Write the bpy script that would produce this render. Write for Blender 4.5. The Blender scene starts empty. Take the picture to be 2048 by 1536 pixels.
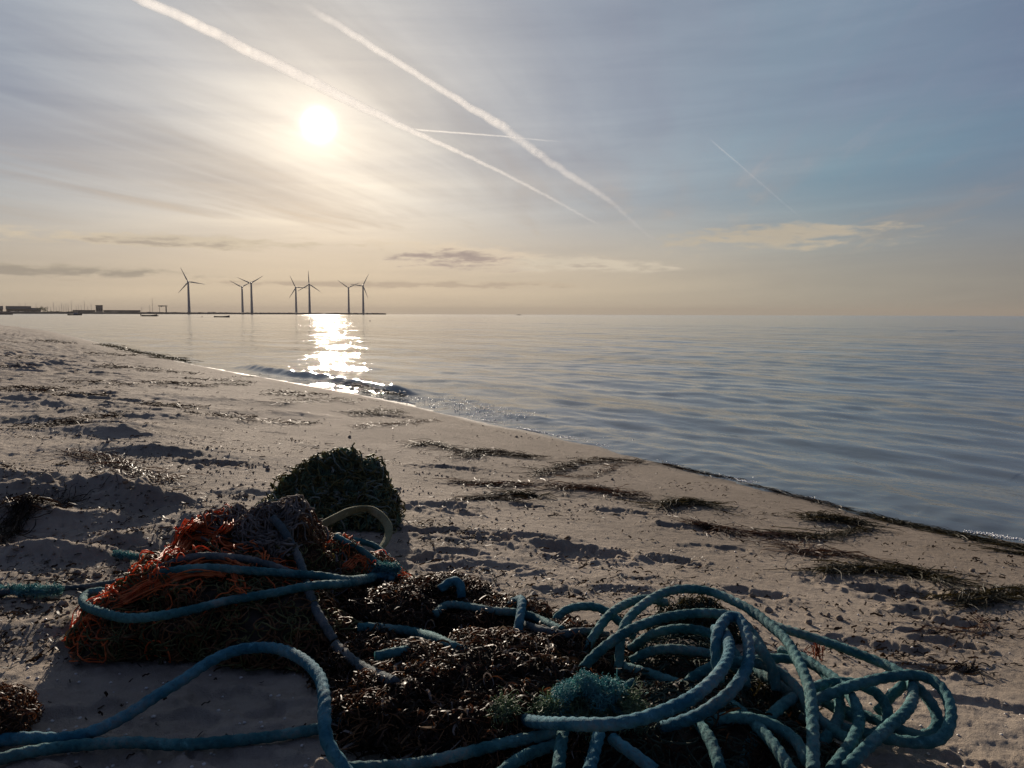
import bpy, math, random
import numpy as np
from mathutils import Vector, Matrix
random.seed(7); rng = np.random.default_rng(7)
R = math.radians
scene = bpy.context.scene
COL = scene.collection
EV = 1.45
K = 2.0 ** EV                                   # displayed linear value / scene radiance

# ------------------------------------------------------------------ helpers
def tag(o, label=None, cat=None, group=None, kind=None):
    if label: o['label'] = label
    if cat: o['category'] = cat
    if group: o['group'] = group
    if kind: o['kind'] = kind
    return o

def empty(name, loc=(0, 0, 0)):
    o = bpy.data.objects.new(name, None); COL.objects.link(o)
    o.location = loc; o.empty_display_size = .1
    return o

class MB:
    """collects shapes, then links them as ONE mesh object"""
    def __init__(s): s.v = []; s.f = []; s.n = 0
    def add(s, v, f):
        v = np.asarray(v, float); b = s.n
        s.v.append(v); s.n += len(v)
        if isinstance(f, np.ndarray): s.f.append(f + b); return
        by = {}
        for q in f: by.setdefault(len(q), []).append(q)
        for q in by.values(): s.f.append(np.array(q, np.int64) + b)
    def box(s, c, d, rz=0.0):
        x, y, z = d[0] / 2, d[1] / 2, d[2] / 2
        p = np.array([(a, b, e) for e in (-z, z) for b in (-y, y) for a in (-x, x)])
        cs, sn = math.cos(rz), math.sin(rz)
        q = np.stack([p[:, 0] * cs - p[:, 1] * sn, p[:, 0] * sn + p[:, 1] * cs, p[:, 2]], 1) + np.array(c)
        s.add(q, [(0, 2, 3, 1), (4, 5, 7, 6), (0, 1, 5, 4), (2, 6, 7, 3), (0, 4, 6, 2), (1, 3, 7, 5)])
    def tube(s, pts, rad, sides=6, lobes=0, lobe_amp=0.0, twist=0.0, cap=True):
        P = np.asarray(pts, float); n = len(P)
        if n < 2: return
        rad = np.broadcast_to(np.asarray(rad, float), (n,))
        T = np.gradient(P, axis=0); T /= np.linalg.norm(T, axis=1)[:, None] + 1e-12
        ref = np.array([0, 0, 1.0]) if abs(T[0][2]) < .9 else np.array([1.0, 0, 0])
        N = np.zeros_like(P); N[0] = np.cross(T[0], ref); N[0] /= np.linalg.norm(N[0])
        for i in range(1, n):
            a = N[i - 1] - T[i] * np.dot(N[i - 1], T[i])
            N[i] = a / (np.linalg.norm(a) + 1e-12)
        B = np.cross(T, N)
        th = np.arange(sides) * 2 * math.pi / sides
        L = np.concatenate([[0], np.cumsum(np.linalg.norm(np.diff(P, axis=0), axis=1))])
        rr = rad[:, None] * (1 + lobe_amp * np.cos(lobes * (th[None] - twist * L[:, None]))) if lobes else np.repeat(rad[:, None], sides, 1)
        V = P[:, None] + rr[..., None] * (np.cos(th)[None, :, None] * N[:, None] + np.sin(th)[None, :, None] * B[:, None])
        i = np.arange(n - 1)[:, None] * sides; j = np.arange(sides)[None]; k = (j + 1) % sides
        b0 = s.n
        s.add(V.reshape(-1, 3), np.stack(np.broadcast_arrays(i + j, i + k, i + sides + k, i + sides + j), -1).reshape(-1, 4))
        if cap:
            s.f.append(np.array([range(sides - 1, -1, -1)]) + b0); s.f.append(np.array([range((n - 1) * sides, n * sides)]) + b0)
    def tubes(s, P, rad, ref, sides=4):
        """many open tubes at once: P (N,K,3), rad (N,), ref (N,K,3) a direction across each strand"""
        n, k = P.shape[:2]
        T = np.gradient(P, axis=1); T /= np.linalg.norm(T, axis=2)[..., None] + 1e-12
        A = np.cross(T, ref); A /= np.linalg.norm(A, axis=2)[..., None] + 1e-12; B = np.cross(T, A)
        th = np.arange(sides) * 2 * math.pi / sides
        V = P[:, :, None] + rad[:, None, None, None] * (np.cos(th)[:, None] * A[:, :, None] + np.sin(th)[:, None] * B[:, :, None])
        m = np.arange(n)[:, None, None] * k * sides; i = np.arange(k - 1)[None, :, None] * sides; j = np.arange(sides)[None, None]; j2 = (j + 1) % sides
        s.add(V.reshape(-1, 3), np.stack(np.broadcast_arrays(m + i + j, m + i + j2, m + i + sides + j2, m + i + sides + j), -1).reshape(-1, 4))
    def ribbons(s, P, w, up):
        """many strips at once: P (N,K,3), half width w (N,K), up (N,1,3)"""
        n, k = P.shape[:2]
        T = np.gradient(P, axis=1); S = np.cross(T, np.broadcast_to(up, P.shape)); S /= np.linalg.norm(S, axis=2)[..., None] + 1e-12
        V = np.stack([P - S * w[..., None], P + S * w[..., None]], 2)
        m = np.arange(n)[:, None] * 2 * k + 2 * np.arange(k - 1)[None]
        s.add(V.reshape(-1, 3), np.stack([m, m + 1, m + 3, m + 2], -1).reshape(-1, 4))
    def ribbon(s, pts, w, nrm):
        P = np.asarray(pts, float)
        s.ribbons(P[None], np.broadcast_to(w, (len(P),))[None], np.asarray(nrm, float)[None, None])
    def build(s, name, mat, parent=None, smooth=True, origin=None):
        me = bpy.data.meshes.new(name)
        v = np.concatenate(s.v) if s.v else np.zeros((0, 3))
        if parent is not None:
            q = parent
            while q is not None: v = v - np.array(q.location); q = q.parent
        elif origin is not None: v = v - np.array(origin)
        me.vertices.add(len(v)); me.vertices.foreach_set('co', v.astype(np.float32).ravel())
        if s.f:
            vi = np.concatenate([q.ravel() for q in s.f]); lt = np.concatenate([np.full(len(q), q.shape[1]) for q in s.f])
            me.loops.add(len(vi)); me.loops.foreach_set('vertex_index', vi.astype(np.int32))
            me.polygons.add(len(lt)); me.polygons.foreach_set('loop_start', (np.cumsum(lt) - lt).astype(np.int32)); me.polygons.foreach_set('loop_total', lt.astype(np.int32))
            me.update(calc_edges=True)
            me.polygons.foreach_set('use_smooth', np.full(len(lt), bool(smooth)))
            me.validate()
        me.materials.append(mat)
        o = bpy.data.objects.new(name, me); COL.objects.link(o)
        if parent is not None: o.parent = parent
        elif origin is not None: o.location = origin
        return o

def catmull(P, step):
    P = np.asarray(P, float)
    if len(P) < 3:
        n = max(2, int(np.linalg.norm(P[-1] - P[0]) / step)); t = np.linspace(0, 1, n)[:, None]
        return P[0] * (1 - t) + P[-1] * t
    Q = np.vstack([2 * P[0] - P[1], P, 2 * P[-1] - P[-2]])
    out = []
    for i in range(1, len(Q) - 2):
        a, b, c, d = Q[i - 1], Q[i], Q[i + 1], Q[i + 2]
        t = np.linspace(0, 1, 24, endpoint=False)[:, None]
        out.append(.5 * ((2 * b) + (-a + c) * t + (2 * a - 5 * b + 4 * c - d) * t ** 2 + (-a + 3 * b - 3 * c + d) * t ** 3))
    out = np.vstack(out + [P[-1:]])
    L = np.concatenate([[0], np.cumsum(np.linalg.norm(np.diff(out, axis=0), axis=1))])
    n = max(3, int(L[-1] / step)); s = np.linspace(0, L[-1], n)
    return np.stack([np.interp(s, L, out[:, k]) for k in range(3)], 1)

# ---- gradient noise
def _h(ix, iy, seed):
    n = (ix.astype(np.int64) * 374761393 + iy.astype(np.int64) * 668265263 + seed * 1442695041) & 0x7fffffff
    n = ((n ^ (n >> 13)) * 1274126177) & 0x7fffffff
    n = ((n ^ (n >> 15)) * 974126177) & 0x7fffffff
    return (n ^ (n >> 16)) & 0xffff
def noise(x, y, seed=0):
    ix = np.floor(x); iy = np.floor(y); fx = x - ix; fy = y - iy
    u = fx * fx * fx * (fx * (fx * 6 - 15) + 10); v = fy * fy * fy * (fy * (fy * 6 - 15) + 10)
    def g(dx, dy):
        a = _h(ix + dx, iy + dy, seed) * (2 * math.pi / 65536)
        return np.cos(a) * (fx - dx) + np.sin(a) * (fy - dy)
    a = g(0, 0) * (1 - u) + g(1, 0) * u; b = g(0, 1) * (1 - u) + g(1, 1) * u
    return (a * (1 - v) + b * v) * 1.4
def fbm(x, y, o=4, seed=0, gain=.5):
    r = 0; a = 1; f = 1
    for i in range(o):
        r = r + a * noise(x * f + 13.1 * i, y * f - 7.7 * i, seed + i); a *= gain; f *= 2.03
    return r
def sst(x, a, b):
    t = np.clip((x - a) / (b - a), 0, 1); return t * t * (3 - 2 * t)

# ------------------------------------------------------------------ camera
HC = 1.0
FPX = 1500.0
cam_d = bpy.data.cameras.new('camera'); cam = bpy.data.objects.new('camera', cam_d); COL.objects.link(cam)
cam_d.sensor_width = 36; cam_d.lens = 36 * FPX / 2048; cam_d.clip_start = .02; cam_d.clip_end = 400000
CM = Matrix.Rotation(R(90 - 5.31), 3, 'X') @ Matrix.Rotation(R(.17), 3, 'Z')
cam.matrix_world = Matrix.Translation((0, 0, HC)) @ CM.to_4x4()
scene.camera = cam
CMn = np.array(CM); CO = np.array([0, 0, HC])
def ray(px, py):
    d = CMn @ np.array([(px - 1024) / FPX, (768 - py) / FPX, -1.0])
    return d / np.linalg.norm(d)
def far(px, dist):
    d = ray(px, 628); h = np.array([d[0], d[1]]); h /= np.linalg.norm(h)
    return h * dist                              # ground point at a distance in the direction of a pixel column
SUN = ray(637, 250)

# ------------------------------------------------------------------ the lie of the beach
def at0(px, py):
    d = ray(px, py); t = -HC / d[2]; return (d * t)[:2]
_q = at0(2048, 1084); _d = _q - at0(1800, 1044); _d /= np.hypot(*_d)
SH = [tuple(_q + _d * 160), tuple(_q + _d * 14)] + [tuple(at0(*p)) for p in
      [(2048, 1084), (1800, 1044), (1600, 992), (1400, 944), (1200, 892), (1000, 849), (800, 803), (700, 784), (600, 766), (500, 749), (420, 734), (340, 717), (260, 701), (200, 685), (100, 662), (40, 654), (0, 651)]] + [(-120, 165), (-900, 1000)]
SH = np.array(SH)
def shore(x, y):
    """signed distance to the waterline, positive inland; and the place along it"""
    best = np.full(np.shape(x), 1e9); sg = np.ones(np.shape(x)); al = np.zeros(np.shape(x)); acc = 0
    for i in range(len(SH) - 1):
        a = SH[i]; b = SH[i + 1]; e = b - a; l = np.linalg.norm(e); e = e / l
        rx = x - a[0]; ry = y - a[1]
        t = np.clip(rx * e[0] + ry * e[1], 0, l)
        dx = rx - t * e[0]; dy = ry - t * e[1]; d = np.hypot(dx, dy)
        c = e[0] * ry - e[1] * rx
        m = d < best
        best = np.where(m, d, best); sg = np.where(m, np.where(c >= 0, 1., -1.), sg); al = np.where(m, acc + t, al)
        acc += l
    return best * sg, al
def base_z(x, y):
    d, _ = shore(np.asarray(x, float), np.asarray(y, float))
    return np.where(d > 0, .5 * np.tanh(d / 4.5), np.maximum(.11 * d, -1.5))
def G(px, py, h=0.0):
    """the point h above the sand seen at a pixel of the photograph"""
    d = ray(px, py); z = .3
    for _ in range(12):
        t = (z + h - HC) / d[2]; p = CO + d * t; z = float(base_z(p[0], p[1]))
    return p

def GB(px, py):
    """G for many pixels at once"""
    d = np.stack([(np.asarray(px) - 1024) / FPX, (768 - np.asarray(py)) / FPX, -np.ones(len(px))], 1) @ CMn.T
    z = np.full(len(d), .3)
    for _ in range(9):
        t = (z - HC) / d[:, 2]; p = CO + d * t[:, None]; z = base_z(p[:, 0], p[:, 1])
    return p
# ------------------------------------------------------------------ node helper
class NG:
    def __init__(s, tree): s.t = tree; s.n = tree.nodes; s.l = tree.links
    def new(s, typ, **kw):
        n = s.n.new(typ)
        for k, v in kw.items(): setattr(n, k, v)
        return n
    def put(s, sock, v):
        if hasattr(v, 'is_output'): s.l.new(v, sock)
        elif isinstance(v, (tuple, list)) and len(v) == 3 and sock.type == 'RGBA': sock.default_value = (*v, 1)
        else: sock.default_value = v
    def m(s, op, a, b=0.0, c=0.0, clamp=False):
        n = s.new('ShaderNodeMath', operation=op, use_clamp=clamp)
        for i, v in enumerate((a, b, c)): s.put(n.inputs[i], v)
        return n.outputs[0]
    def v(s, op, a, b=(0, 0, 0), out=0):
        n = s.new('ShaderNodeVectorMath', operation=op)
        s.put(n.inputs[0], a); s.put(n.inputs[1], b)
        return n.outputs[out]
    def sep(s, a):
        n = s.new('ShaderNodeSeparateXYZ'); s.put(n.inputs[0], a); return n.outputs
    def comb(s, x, y, z):
        n = s.new('ShaderNodeCombineXYZ')
        for i, v in enumerate((x, y, z)): s.put(n.inputs[i], v)
        return n.outputs[0]
    def noise(s, vec, scale, detail=4, rough=.5, dist=0.0, col=False):
        n = s.new('ShaderNodeTexNoise'); s.put(n.inputs['Vector'], vec)
        n.inputs['Scale'].default_value = scale; n.inputs['Detail'].default_value = detail
        n.inputs['Roughness'].default_value = rough; n.inputs['Distortion'].default_value = dist
        return n.outputs['Color' if col else 'Fac']
    def mix(s, f, a, b, blend='MIX'):
        n = s.new('ShaderNodeMix', data_type='RGBA', blend_type=blend); n.clamp_factor = True
        s.put(n.inputs[0], f); s.put(n.inputs[6], a); s.put(n.inputs[7], b)
        return n.outputs[2]
    def smooth(s, x, a, b, lo=0.0, hi=1.0):
        n = s.new('ShaderNodeMapRange', interpolation_type='SMOOTHSTEP')
        for i, v in enumerate((x, a, b, lo, hi)): s.put(n.inputs[i], v)
        return n.outputs[0]
    def lin(s, x, a, b, lo=0.0, hi=1.0):
        n = s.new('ShaderNodeMapRange'); n.clamp = True
        for i, v in enumerate((x, a, b, lo, hi)): s.put(n.inputs[i], v)
        return n.outputs[0]
    def ramp(s, f, stops):
        n = s.new('ShaderNodeValToRGB'); e = n.color_ramp.elements
        while len(e) < len(stops): e.new(.5)
        for i, (p, c) in enumerate(stops):
            e[i].position = p; e[i].color = (*c, 1)
        s.put(n.inputs[0], f); return n.outputs[0]
    def bump(s, h, strength, dist, nrm=None):
        n = s.new('ShaderNodeBump'); s.put(n.inputs['Height'], h)
        n.inputs['Strength'].default_value = strength; n.inputs['Distance'].default_value = dist
        if nrm is not None: s.l.new(nrm, n.inputs['Normal'])
        return n.outputs[0]

def material(name):
    m = bpy.data.materials.new(name); m.use_nodes = True; g = NG(m.node_tree)
    for n in list(g.n): g.n.remove(n)
    out = g.new('ShaderNodeOutputMaterial')
    return m, g, out
def principled(g, out, col, rough=.7, nrm=None, spec=.5, **kw):
    p = g.new('ShaderNodeBsdfPrincipled')
    g.put(p.inputs['Base Color'], col); g.put(p.inputs['Roughness'], rough); p.inputs['Specular IOR Level'].default_value = spec
    if nrm is not None: g.l.new(nrm, p.inputs['Normal'])
    for k, v in kw.items(): g.put(p.inputs[k], v)
    if out is not None: g.l.new(p.outputs[0], out.inputs['Surface'])
    return p
def pos(g): return g.new('ShaderNodeNewGeometry').outputs['Position']

# ---- sand
def mat_sand():
    m, g, out = material('sand'); P = pos(g)
    at = g.new('ShaderNodeAttribute', attribute_name='damp'); damp = at.outputs['Fac']
    n1 = g.noise(P, 2.2, 5, .6); n2 = g.noise(P, 30, 5, .65); n3 = g.noise(P, 420, 3, .6); n4 = g.noise(P, 1500, 2, .5)
    dry = g.mix(g.smooth(n1, .35, .68), (.265, .213, .163), (.37, .302, .235))
    dry = g.mix(g.m('MULTIPLY', g.smooth(n2, .45, .75), .45), dry, (.20, .155, .115))
    dry = g.mix(g.smooth(n3, .62, .78, 0, .55), dry, (.10, .075, .055))
    dry = g.mix(g.smooth(n4, .62, .75, 0, .5), dry, (.55, .48, .40))
    wet = g.mix(g.smooth(n2, .4, .7), (.125, .092, .062), (.095, .068, .045))
    col = g.mix(damp, dry, wet)
    b = g.bump(g.m('ADD', g.m('MULTIPLY', n3, .5), g.m('MULTIPLY', n2, 1.2)), .85, .010)
    b = g.bump(n4, .5, .0016, b)
    flat = g.new('ShaderNodeNewGeometry').outputs['Normal']
    mx = g.new('ShaderNodeMix', data_type='VECTOR'); g.put(mx.inputs[0], g.lin(damp, .5, 1, 0, .7)); g.put(mx.inputs[4], b); g.put(mx.inputs[5], flat)
    principled(g, out, col, g.lin(damp, .55, 1, .95, .60), mx.outputs[1], .2)
    return m

# ---- the beach sheet: polar grid, finest in front of the lens
FOOT = []       # x, y, half length, half width, turn, depth
MOUND = []      # x, y, rx, ry, turn, height, roughness
def foot(px, py, l=.13, w=.055, rz=0., dep=.016):
    p = G(px, py); FOOT.append((p[0], p[1], l, w, rz, dep))
def mound(px, py, rx, ry, h, rz=0., ro=.5):
    p = G(px, py); MOUND.append((p[0], p[1], rx, ry, rz, h, ro))
for a in [(930, 1072, .20, .07, -.05, .022), (1062, 1078, .13, .06, .3, .018), (1165, 1105, .16, .09, -.1, .026), (1150, 1120, .07, .05, .6, .02), (880, 1012, .14, .07, .2, .022), (905, 1025, .10, .05, -.2, .018),
          (985, 1135, .12, .05, .1, .014), (1110, 1185, .08, .045, .3, .014), (920, 1108, .1, .04, .1, .016), (870, 1120, .09, .05, .4, .016), (910, 1140, .09, .04, .2, .014), (1240, 1180, .09, .035, .1, .014),
          (1510, 1185, .10, .05, -.4, .018), (1790, 1182, .14, .07, -.1, .028), (1845, 1220, .085, .05, -.3, .020), (1870, 1238, .1, .04, -.4, .022), (1895, 1285, .075, .035, -.4, .018), (1840, 1262, .06, .03, 0, .012), (1750, 1290, .13, .05, -.3, .016), (1960, 1405, .1, .03, -.3, .012), (1870, 1520, .09, .03, -.3, .012),
          (1380, 1055, .13, .07, -.1, .018), (1345, 1118, .1, .06, -.2, .02), (1240, 1020, .13, .07, .1, .016), (1030, 990, .14, .06, .1, .014), (900, 935, .2, .08, .1, .016), (760, 830, .3, .12, .1, .02), (410, 930, .16, .07, .1, .018), (455, 932, .14, .08, .2, .02), (330, 915, .2, .07, .1, .016), (270, 890, .2, .08, .1, .018), (1050, 1010, .1, .05, .2, .012), (1860, 1335, .1, .03, -.1, .01), (150, 1425, .11, .045, .4, .016), (330, 1440, .10, .04, .2, .014), (470, 1395, .10, .045, -.3, .016), (560, 1420, .07, .035, .3, .012), (250, 1515, .09, .04, .1, .014), (520, 1520, .10, .04, -.2, .014), (1985, 1190, .12, .05, .1, .014)]:
    foot(*a)
for a in [(40, 1000, .45, .13, .060, .05, 1.3), (230, 1010, .36, .10, .065, -.05, 1.3), (390, 1035, .26, .09, .055, -.15, 1.2), (120, 985, .10, .06, .045, .3, .8), (310, 1000, .09, .05, .04, -.2, .8), (215, 1000, .07, .05, .045, 0, .6), (20, 1040, .12, .06, .04, 0, .8), (130, 1050, .4, .12, .05, 0, 1.), (440, 1060, .18, .08, .06, -.2, .8), (250, 1085, .09, .05, .045, .3, 1.), (60, 1110, .16, .06, .03, .2, 1.), (160, 1110, .14, .05, .03, .1, 1.), (20, 960, .4, .1, .05, 0, 1.),
          (60, 1250, .16, .06, .012, .2, 1.), (90, 1370, .1, .05, .010, .2, 1.), (215, 868, .28, .12, .07, 0, .7), (130, 815, .8, .25, .05, .1, 1.), (100, 845, .7, .16, .05, 0, 1.), (20, 800, .6, .2, .06, 0, 1.), (300, 835, .6, .2, .04, .1, 1.), (420, 800, .7, .2, .04, .2, 1.), (560, 830, .5, .2, .04, .2, 1.),
          (960, 1075, .16, .05, .018, 0, .5), (300, 905, .5, .14, .04, .1, .8), (500, 985, .1, .05, .03, 0, .6)]:
    mound(*a)
for i in range(110):
    px = random.uniform(-100, 2100); py = 690 + 480 * random.random() ** 1.3
    p = G(px, py); d, _ = shore(p[0], p[1])
    if d < .9 or d > 14: continue
    FOOT.append((p[0], p[1], random.uniform(.09, .15), random.uniform(.04, .07), random.uniform(-.6, .6), random.uniform(.003, .009)))

def ground_z(x, y, fine=True):
    x = np.asarray(x, float); y = np.asarray(y, float)
    d, al = shore(x, y)
    z = np.where(d > 0, .5 * np.tanh(d / 4.5), np.maximum(.11 * d, -1.5))
    r = np.hypot(x, y); fr_ = sst(r, 9, 18); inland = sst(d, .9 - .75 * fr_, 3.8 - 2.2 * fr_)
    z += .012 * noise(x * .7, y * .7, 5) * sst(d, -.5, 1.0) + .005 * noise(x * 2.2, y * 2.2, 6) * sst(d, .1, 1.)
    rough = inland * (.35 + .9 * sst(noise(x * .55 + 3, y * .35, 9), -.25, .35)) * (.45 + .55 * sst(d, 2.6, 4.5))
    rd = 1 - np.abs(noise(x * 2.6, y * 5.2, 11)); rd2 = 1 - np.abs(noise(x * 7 + 9, y * 11, 12))
    z += rough * (.007 * fbm(x * 1.6, y * 3.0, 3, 20) + .020 * (rd ** 3 - .4) * sst(r, 5, 9) + .004 * (rd2 ** 2 - .4))
    lump = sst(fbm(x * 9, y * 13, 2, 41), .18, .62) * sst(noise(x * 1.1 + 4, y * 1.3, 43), .0, .45) * inland
    z += (.006 + .008 * sst(d, 4.0, 5.5)) * lump
    lump2 = sst(noise(x * 24, y * 30, 45), .25, .7) * sst(noise(x * 1.7 + 14, y * 1.9, 47), -.05, .4) * inland
    z += (.0035 + .004 * sst(d, 4., 5.5)) * lump2 * sst(9 - r, 0, 4)
    lump3 = sst(fbm(x * 3.2, y * 5.5, 3, 51), .1, .6) * sst(noise(x * .6 + 4, y * .6, 53), -.25, .3) * inland
    z += .034 * lump3 * sst(r, 4.5, 8) * sst(d, 1.0, 3.0)
    # wind-drifted furrows far up the beach
    z += inland * sst(r, 6, 14) * (.05 * fbm(x * .55, y * .5, 3, 61) + .035 * (rd ** 2 - .5))
    if fine:
        z += .0035 * fbm(x * 9 + y * 5, y * 16 - x * 4, 3, 66) * sst(2.2 - r, 0, .7)
        q = .3 + .7 * inland
        z += q * (.0028 * fbm(x * 22, y * 22, 3, 71) + .0016 * noise(x * 75, y * 75, 75) + .0010 * noise(x * 170, y * 170, 76)) * sst(14 - r, 0, 8)
    order = np.argsort(x); xs = x[order]
    def near(cx, cy, r_):
        i = order[np.searchsorted(xs, cx - r_):np.searchsorted(xs, cx + r_)]
        return i[np.abs(y[i] - cy) < r_]
    for (cx, cy, l, w, a, dep) in FOOT:
        m = near(cx, cy, 3 * l)
        if not len(m): continue
        X = x[m] - cx; Y = y[m] - cy; c, s = math.cos(a), math.sin(a)
        u = (X * c + Y * s) / l; v = (-X * s + Y * c) / w
        q = u * u + v * v + .8 * noise(x[m] * 22, y[m] * 22, 91) + .4 * noise(x[m] * 55, y[m] * 55, 92)
        z[m] += .62 * dep * (-1.0 * (1 - sst(q, .35, 1.05)) + .6 * np.exp(-((q - 1.4) / .5) ** 2) * (.6 + .9 * noise(x[m] * 17, y[m] * 17, 93)))
    for (cx, cy, rx, ry, a, h, ro) in MOUND:
        m = near(cx, cy, 3 * rx)
        if not len(m): continue
        X = x[m] - cx; Y = y[m] - cy; c, s = math.cos(a), math.sin(a)
        u = (X * c + Y * s) / rx; v = (-X * s + Y * c) / ry
        f = np.exp(-(u * u + v * v))
        t = 1 + ro * (.55 * fbm(x[m] * 3.2, y[m] * 5, 4, 101) + .2 * (.5 - np.abs(noise(x[m] * 9, y[m] * 11, 105))) + .16 * sst(fbm(x[m] * 9, y[m] * 11, 3, 107), -.1, .5) + .10 * sst(noise(x[m] * 22, y[m] * 25, 109), .05, .5) - .1)
        z[m] += .75 * h * f * t
    return z
def gz(x, y):
    return float(ground_z(np.array([x]), np.array([y]), True)[0])

def polar(thetas, rs):
    TH, RR = np.meshgrid(thetas, rs)
    return (RR * np.sin(TH)).ravel(), (RR * np.cos(TH)).ravel()
def grid_mesh(name, x, y, z, nt, nr, mat, close, attrs=None):
    me = bpy.data.meshes.new(name); nv = nt * nr
    me.vertices.add(nv); me.vertices.foreach_set('co', np.stack([x, y, z], 1).astype(np.float32).ravel())
    i = np.arange(nr - 1)[:, None]; j = np.arange(nt if close else nt - 1)[None]
    j2 = (j + 1) % nt
    q = np.stack(np.broadcast_arrays(i * nt + j, i * nt + j2, (i + 1) * nt + j2, (i + 1) * nt + j), -1).reshape(-1, 4)
    nf = len(q)
    me.loops.add(nf * 4); me.loops.foreach_set('vertex_index', q.astype(np.int32).ravel())
    me.polygons.add(nf); me.polygons.foreach_set('loop_start', np.arange(nf, dtype=np.int32) * 4)
    me.polygons.foreach_set('loop_total', np.full(nf, 4, np.int32))
    me.update(calc_edges=True)
    me.polygons.foreach_set('use_smooth', np.ones(nf, bool))
    for k, v in (attrs or {}).items():
        a = me.attributes.new(k, 'FLOAT', 'POINT'); a.data.foreach_set('value', v.astype(np.float32))
    me.materials.append(mat)
    o = bpy.data.objects.new(name, me); COL.objects.link(o)
    return o
def thetas(half, n, coarse):
    a = np.linspace(-R(half), R(half), n)
    b = np.linspace(R(half), 2 * math.pi - R(half), coarse + 2)[1:-1]
    return np.concatenate([a, b])
TH = thetas(40, 1250, 90); RS = np.concatenate([[.02, .2, .4, .55, .65], np.geomspace(.72, 90, 1150), np.geomspace(100, 4000, 40)])
gx, gy = polar(TH, RS)
gzv = ground_z(gx, gy)
gd, gal = shore(gx, gy)
damp = 1 - sst(gd + .12 * noise(gal * 1.3, gd * 0, 33) + .05 * noise(gal * 5, gd * 3, 34), .04, .42)
damp = np.maximum(damp, .45 * (1 - sst(gd + .3 * noise(gal * .7, gd, 35), .6, 2.2)))
M_SAND = mat_sand()
beach = grid_mesh('beach', gx, gy, gzv, len(TH), len(RS), M_SAND, True, {'damp': damp})
tag(beach, kind='structure')

# ------------------------------------------------------------------ the sea
def mat_water():
    m, g, out = material('sea_water'); P = pos(g)
    x, y, z = g.sep(P)
    r = g.m('SQRT', g.m('ADD', g.m('MULTIPLY', x, x), g.m('MULTIPLY', y, y)))
    ca, sa = .831, .556                                   # seaward direction of the shore
    u = g.m('SUBTRACT', g.m('MULTIPLY', x, ca), g.m('MULTIPLY', y, -sa)); w = g.m('SUBTRACT', g.m('MULTIPLY', y, ca), g.m('MULTIPLY', x, sa))
    V = g.comb(u, g.m('MULTIPLY', w, .55), 0)
    n1 = g.noise(V, 9, 3, .55); n2 = g.noise(V, 2.2, 3, .5); n3 = g.noise(V, .45, 3, .5); n4 = g.noise(V, 26, 2, .5)
    b = g.bump(n4, .35, .006)
    b = g.bump(n1, .55, .016, b)
    b2 = g.bump(n2, .45, .045, b)
    b3 = g.bump(n3, .4, .18, b2)
    b3 = g.bump(g.noise(V, .11, 3, .55), .3, .6, b3)
    bf = g.bump(n4, .15, .006); bf = g.bump(n1, .28, .016, bf); bf = g.bump(n2, .22, .045, bf)
    rough_ = g.m('ADD', g.lin(r, 8, 60, .08, .16), g.lin(r, 60, 400, 0, .047))       # waves too small to show singly roughen the far water
    df = g.new('ShaderNodeBsdfDiffuse'); df.inputs['Color'].default_value = (.118, .138, .148, 1)
    gl = g.new('ShaderNodeBsdfAnisotropic', distribution='BECKMANN'); gl.inputs['Color'].default_value = (1, 1, 1, 1); g.put(gl.inputs['Roughness'], rough_); g.l.new(b3, gl.inputs['Normal'])
    fr = g.new('ShaderNodeFresnel'); fr.inputs['IOR'].default_value = 1.333; g.l.new(bf, fr.inputs['Normal'])
    x_ = g.new('ShaderNodeMixShader'); g.l.new(fr.outputs[0], x_.inputs[0]); g.l.new(df.outputs[0], x_.inputs[1]); g.l.new(gl.outputs[0], x_.inputs[2]); g.l.new(x_.outputs[0], out.inputs['Surface'])
    return m
WTH = thetas(40, 900, 90); WRS = np.geomspace(1.2, 9000, 1500)
wx, wy = polar(WTH, WRS)
wd, wal = shore(wx, wy); wd = -wd
wr = np.hypot(wx, wy); spacing = np.maximum(wr * (math.log(9000 / 1.2) / 1500), wr * R(80) / 900)
wz = np.zeros_like(wx)
NX, NY = .831, .556
act = (wr < 900) & (wd > -.8)
X, Y = wx[act], wy[act]; D = wd[act]; AL = wal[act]; SP = spacing[act]
zz = np.zeros_like(X)
WR = random.Random(11)
for i in range(46):
    lam = .22 * (2.8 / .22) ** (i / 45.0) * WR.uniform(.9, 1.1)
    a = math.atan2(NY, NX) + WR.gauss(0, .38)
    kx, ky = math.cos(a) * 2 * math.pi / lam, math.sin(a) * 2 * math.pi / lam
    slope = .0195 if lam < .8 else .0085
    amp = slope * lam / (2 * math.pi)
    ph = WR.uniform(0, 6.28)
    k = np.nonzero(lam / SP > 2.5)[0]; xk, yk = X[k], Y[k]
    nn = noise(xk * .4 / lam + i * 3.3, yk * .4 / lam, 200 + i)
    zz[k] += amp * (.35 + 1.3 * sst(nn, -.4, .5)) * np.cos(kx * xk + ky * yk + ph + .6 * nn) * sst(lam / SP[k], 2.5, 6)
# long low swell that runs in along the beach
for (c0, wd_, am) in ((2.1, .34, .020), (3.9, .5, .024), (6.6, .7, .026), (10.5, 1.0, .03), (24, 1.8, .05), (48, 2.6, .08)):
    cc = c0 + .35 * c0 ** .5 * noise(AL * .12, AL * 0, int(c0 * 10))
    zz += am * np.exp(-((D - cc) / wd_) ** 2) * (.55 + .9 * noise(AL * .22, AL * 0 + 5, 400 + int(c0 * 10))) * sst(wd_ / SP, .8, 2)
zz *= sst(D, -.3, .9) * .92 + .08
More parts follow.
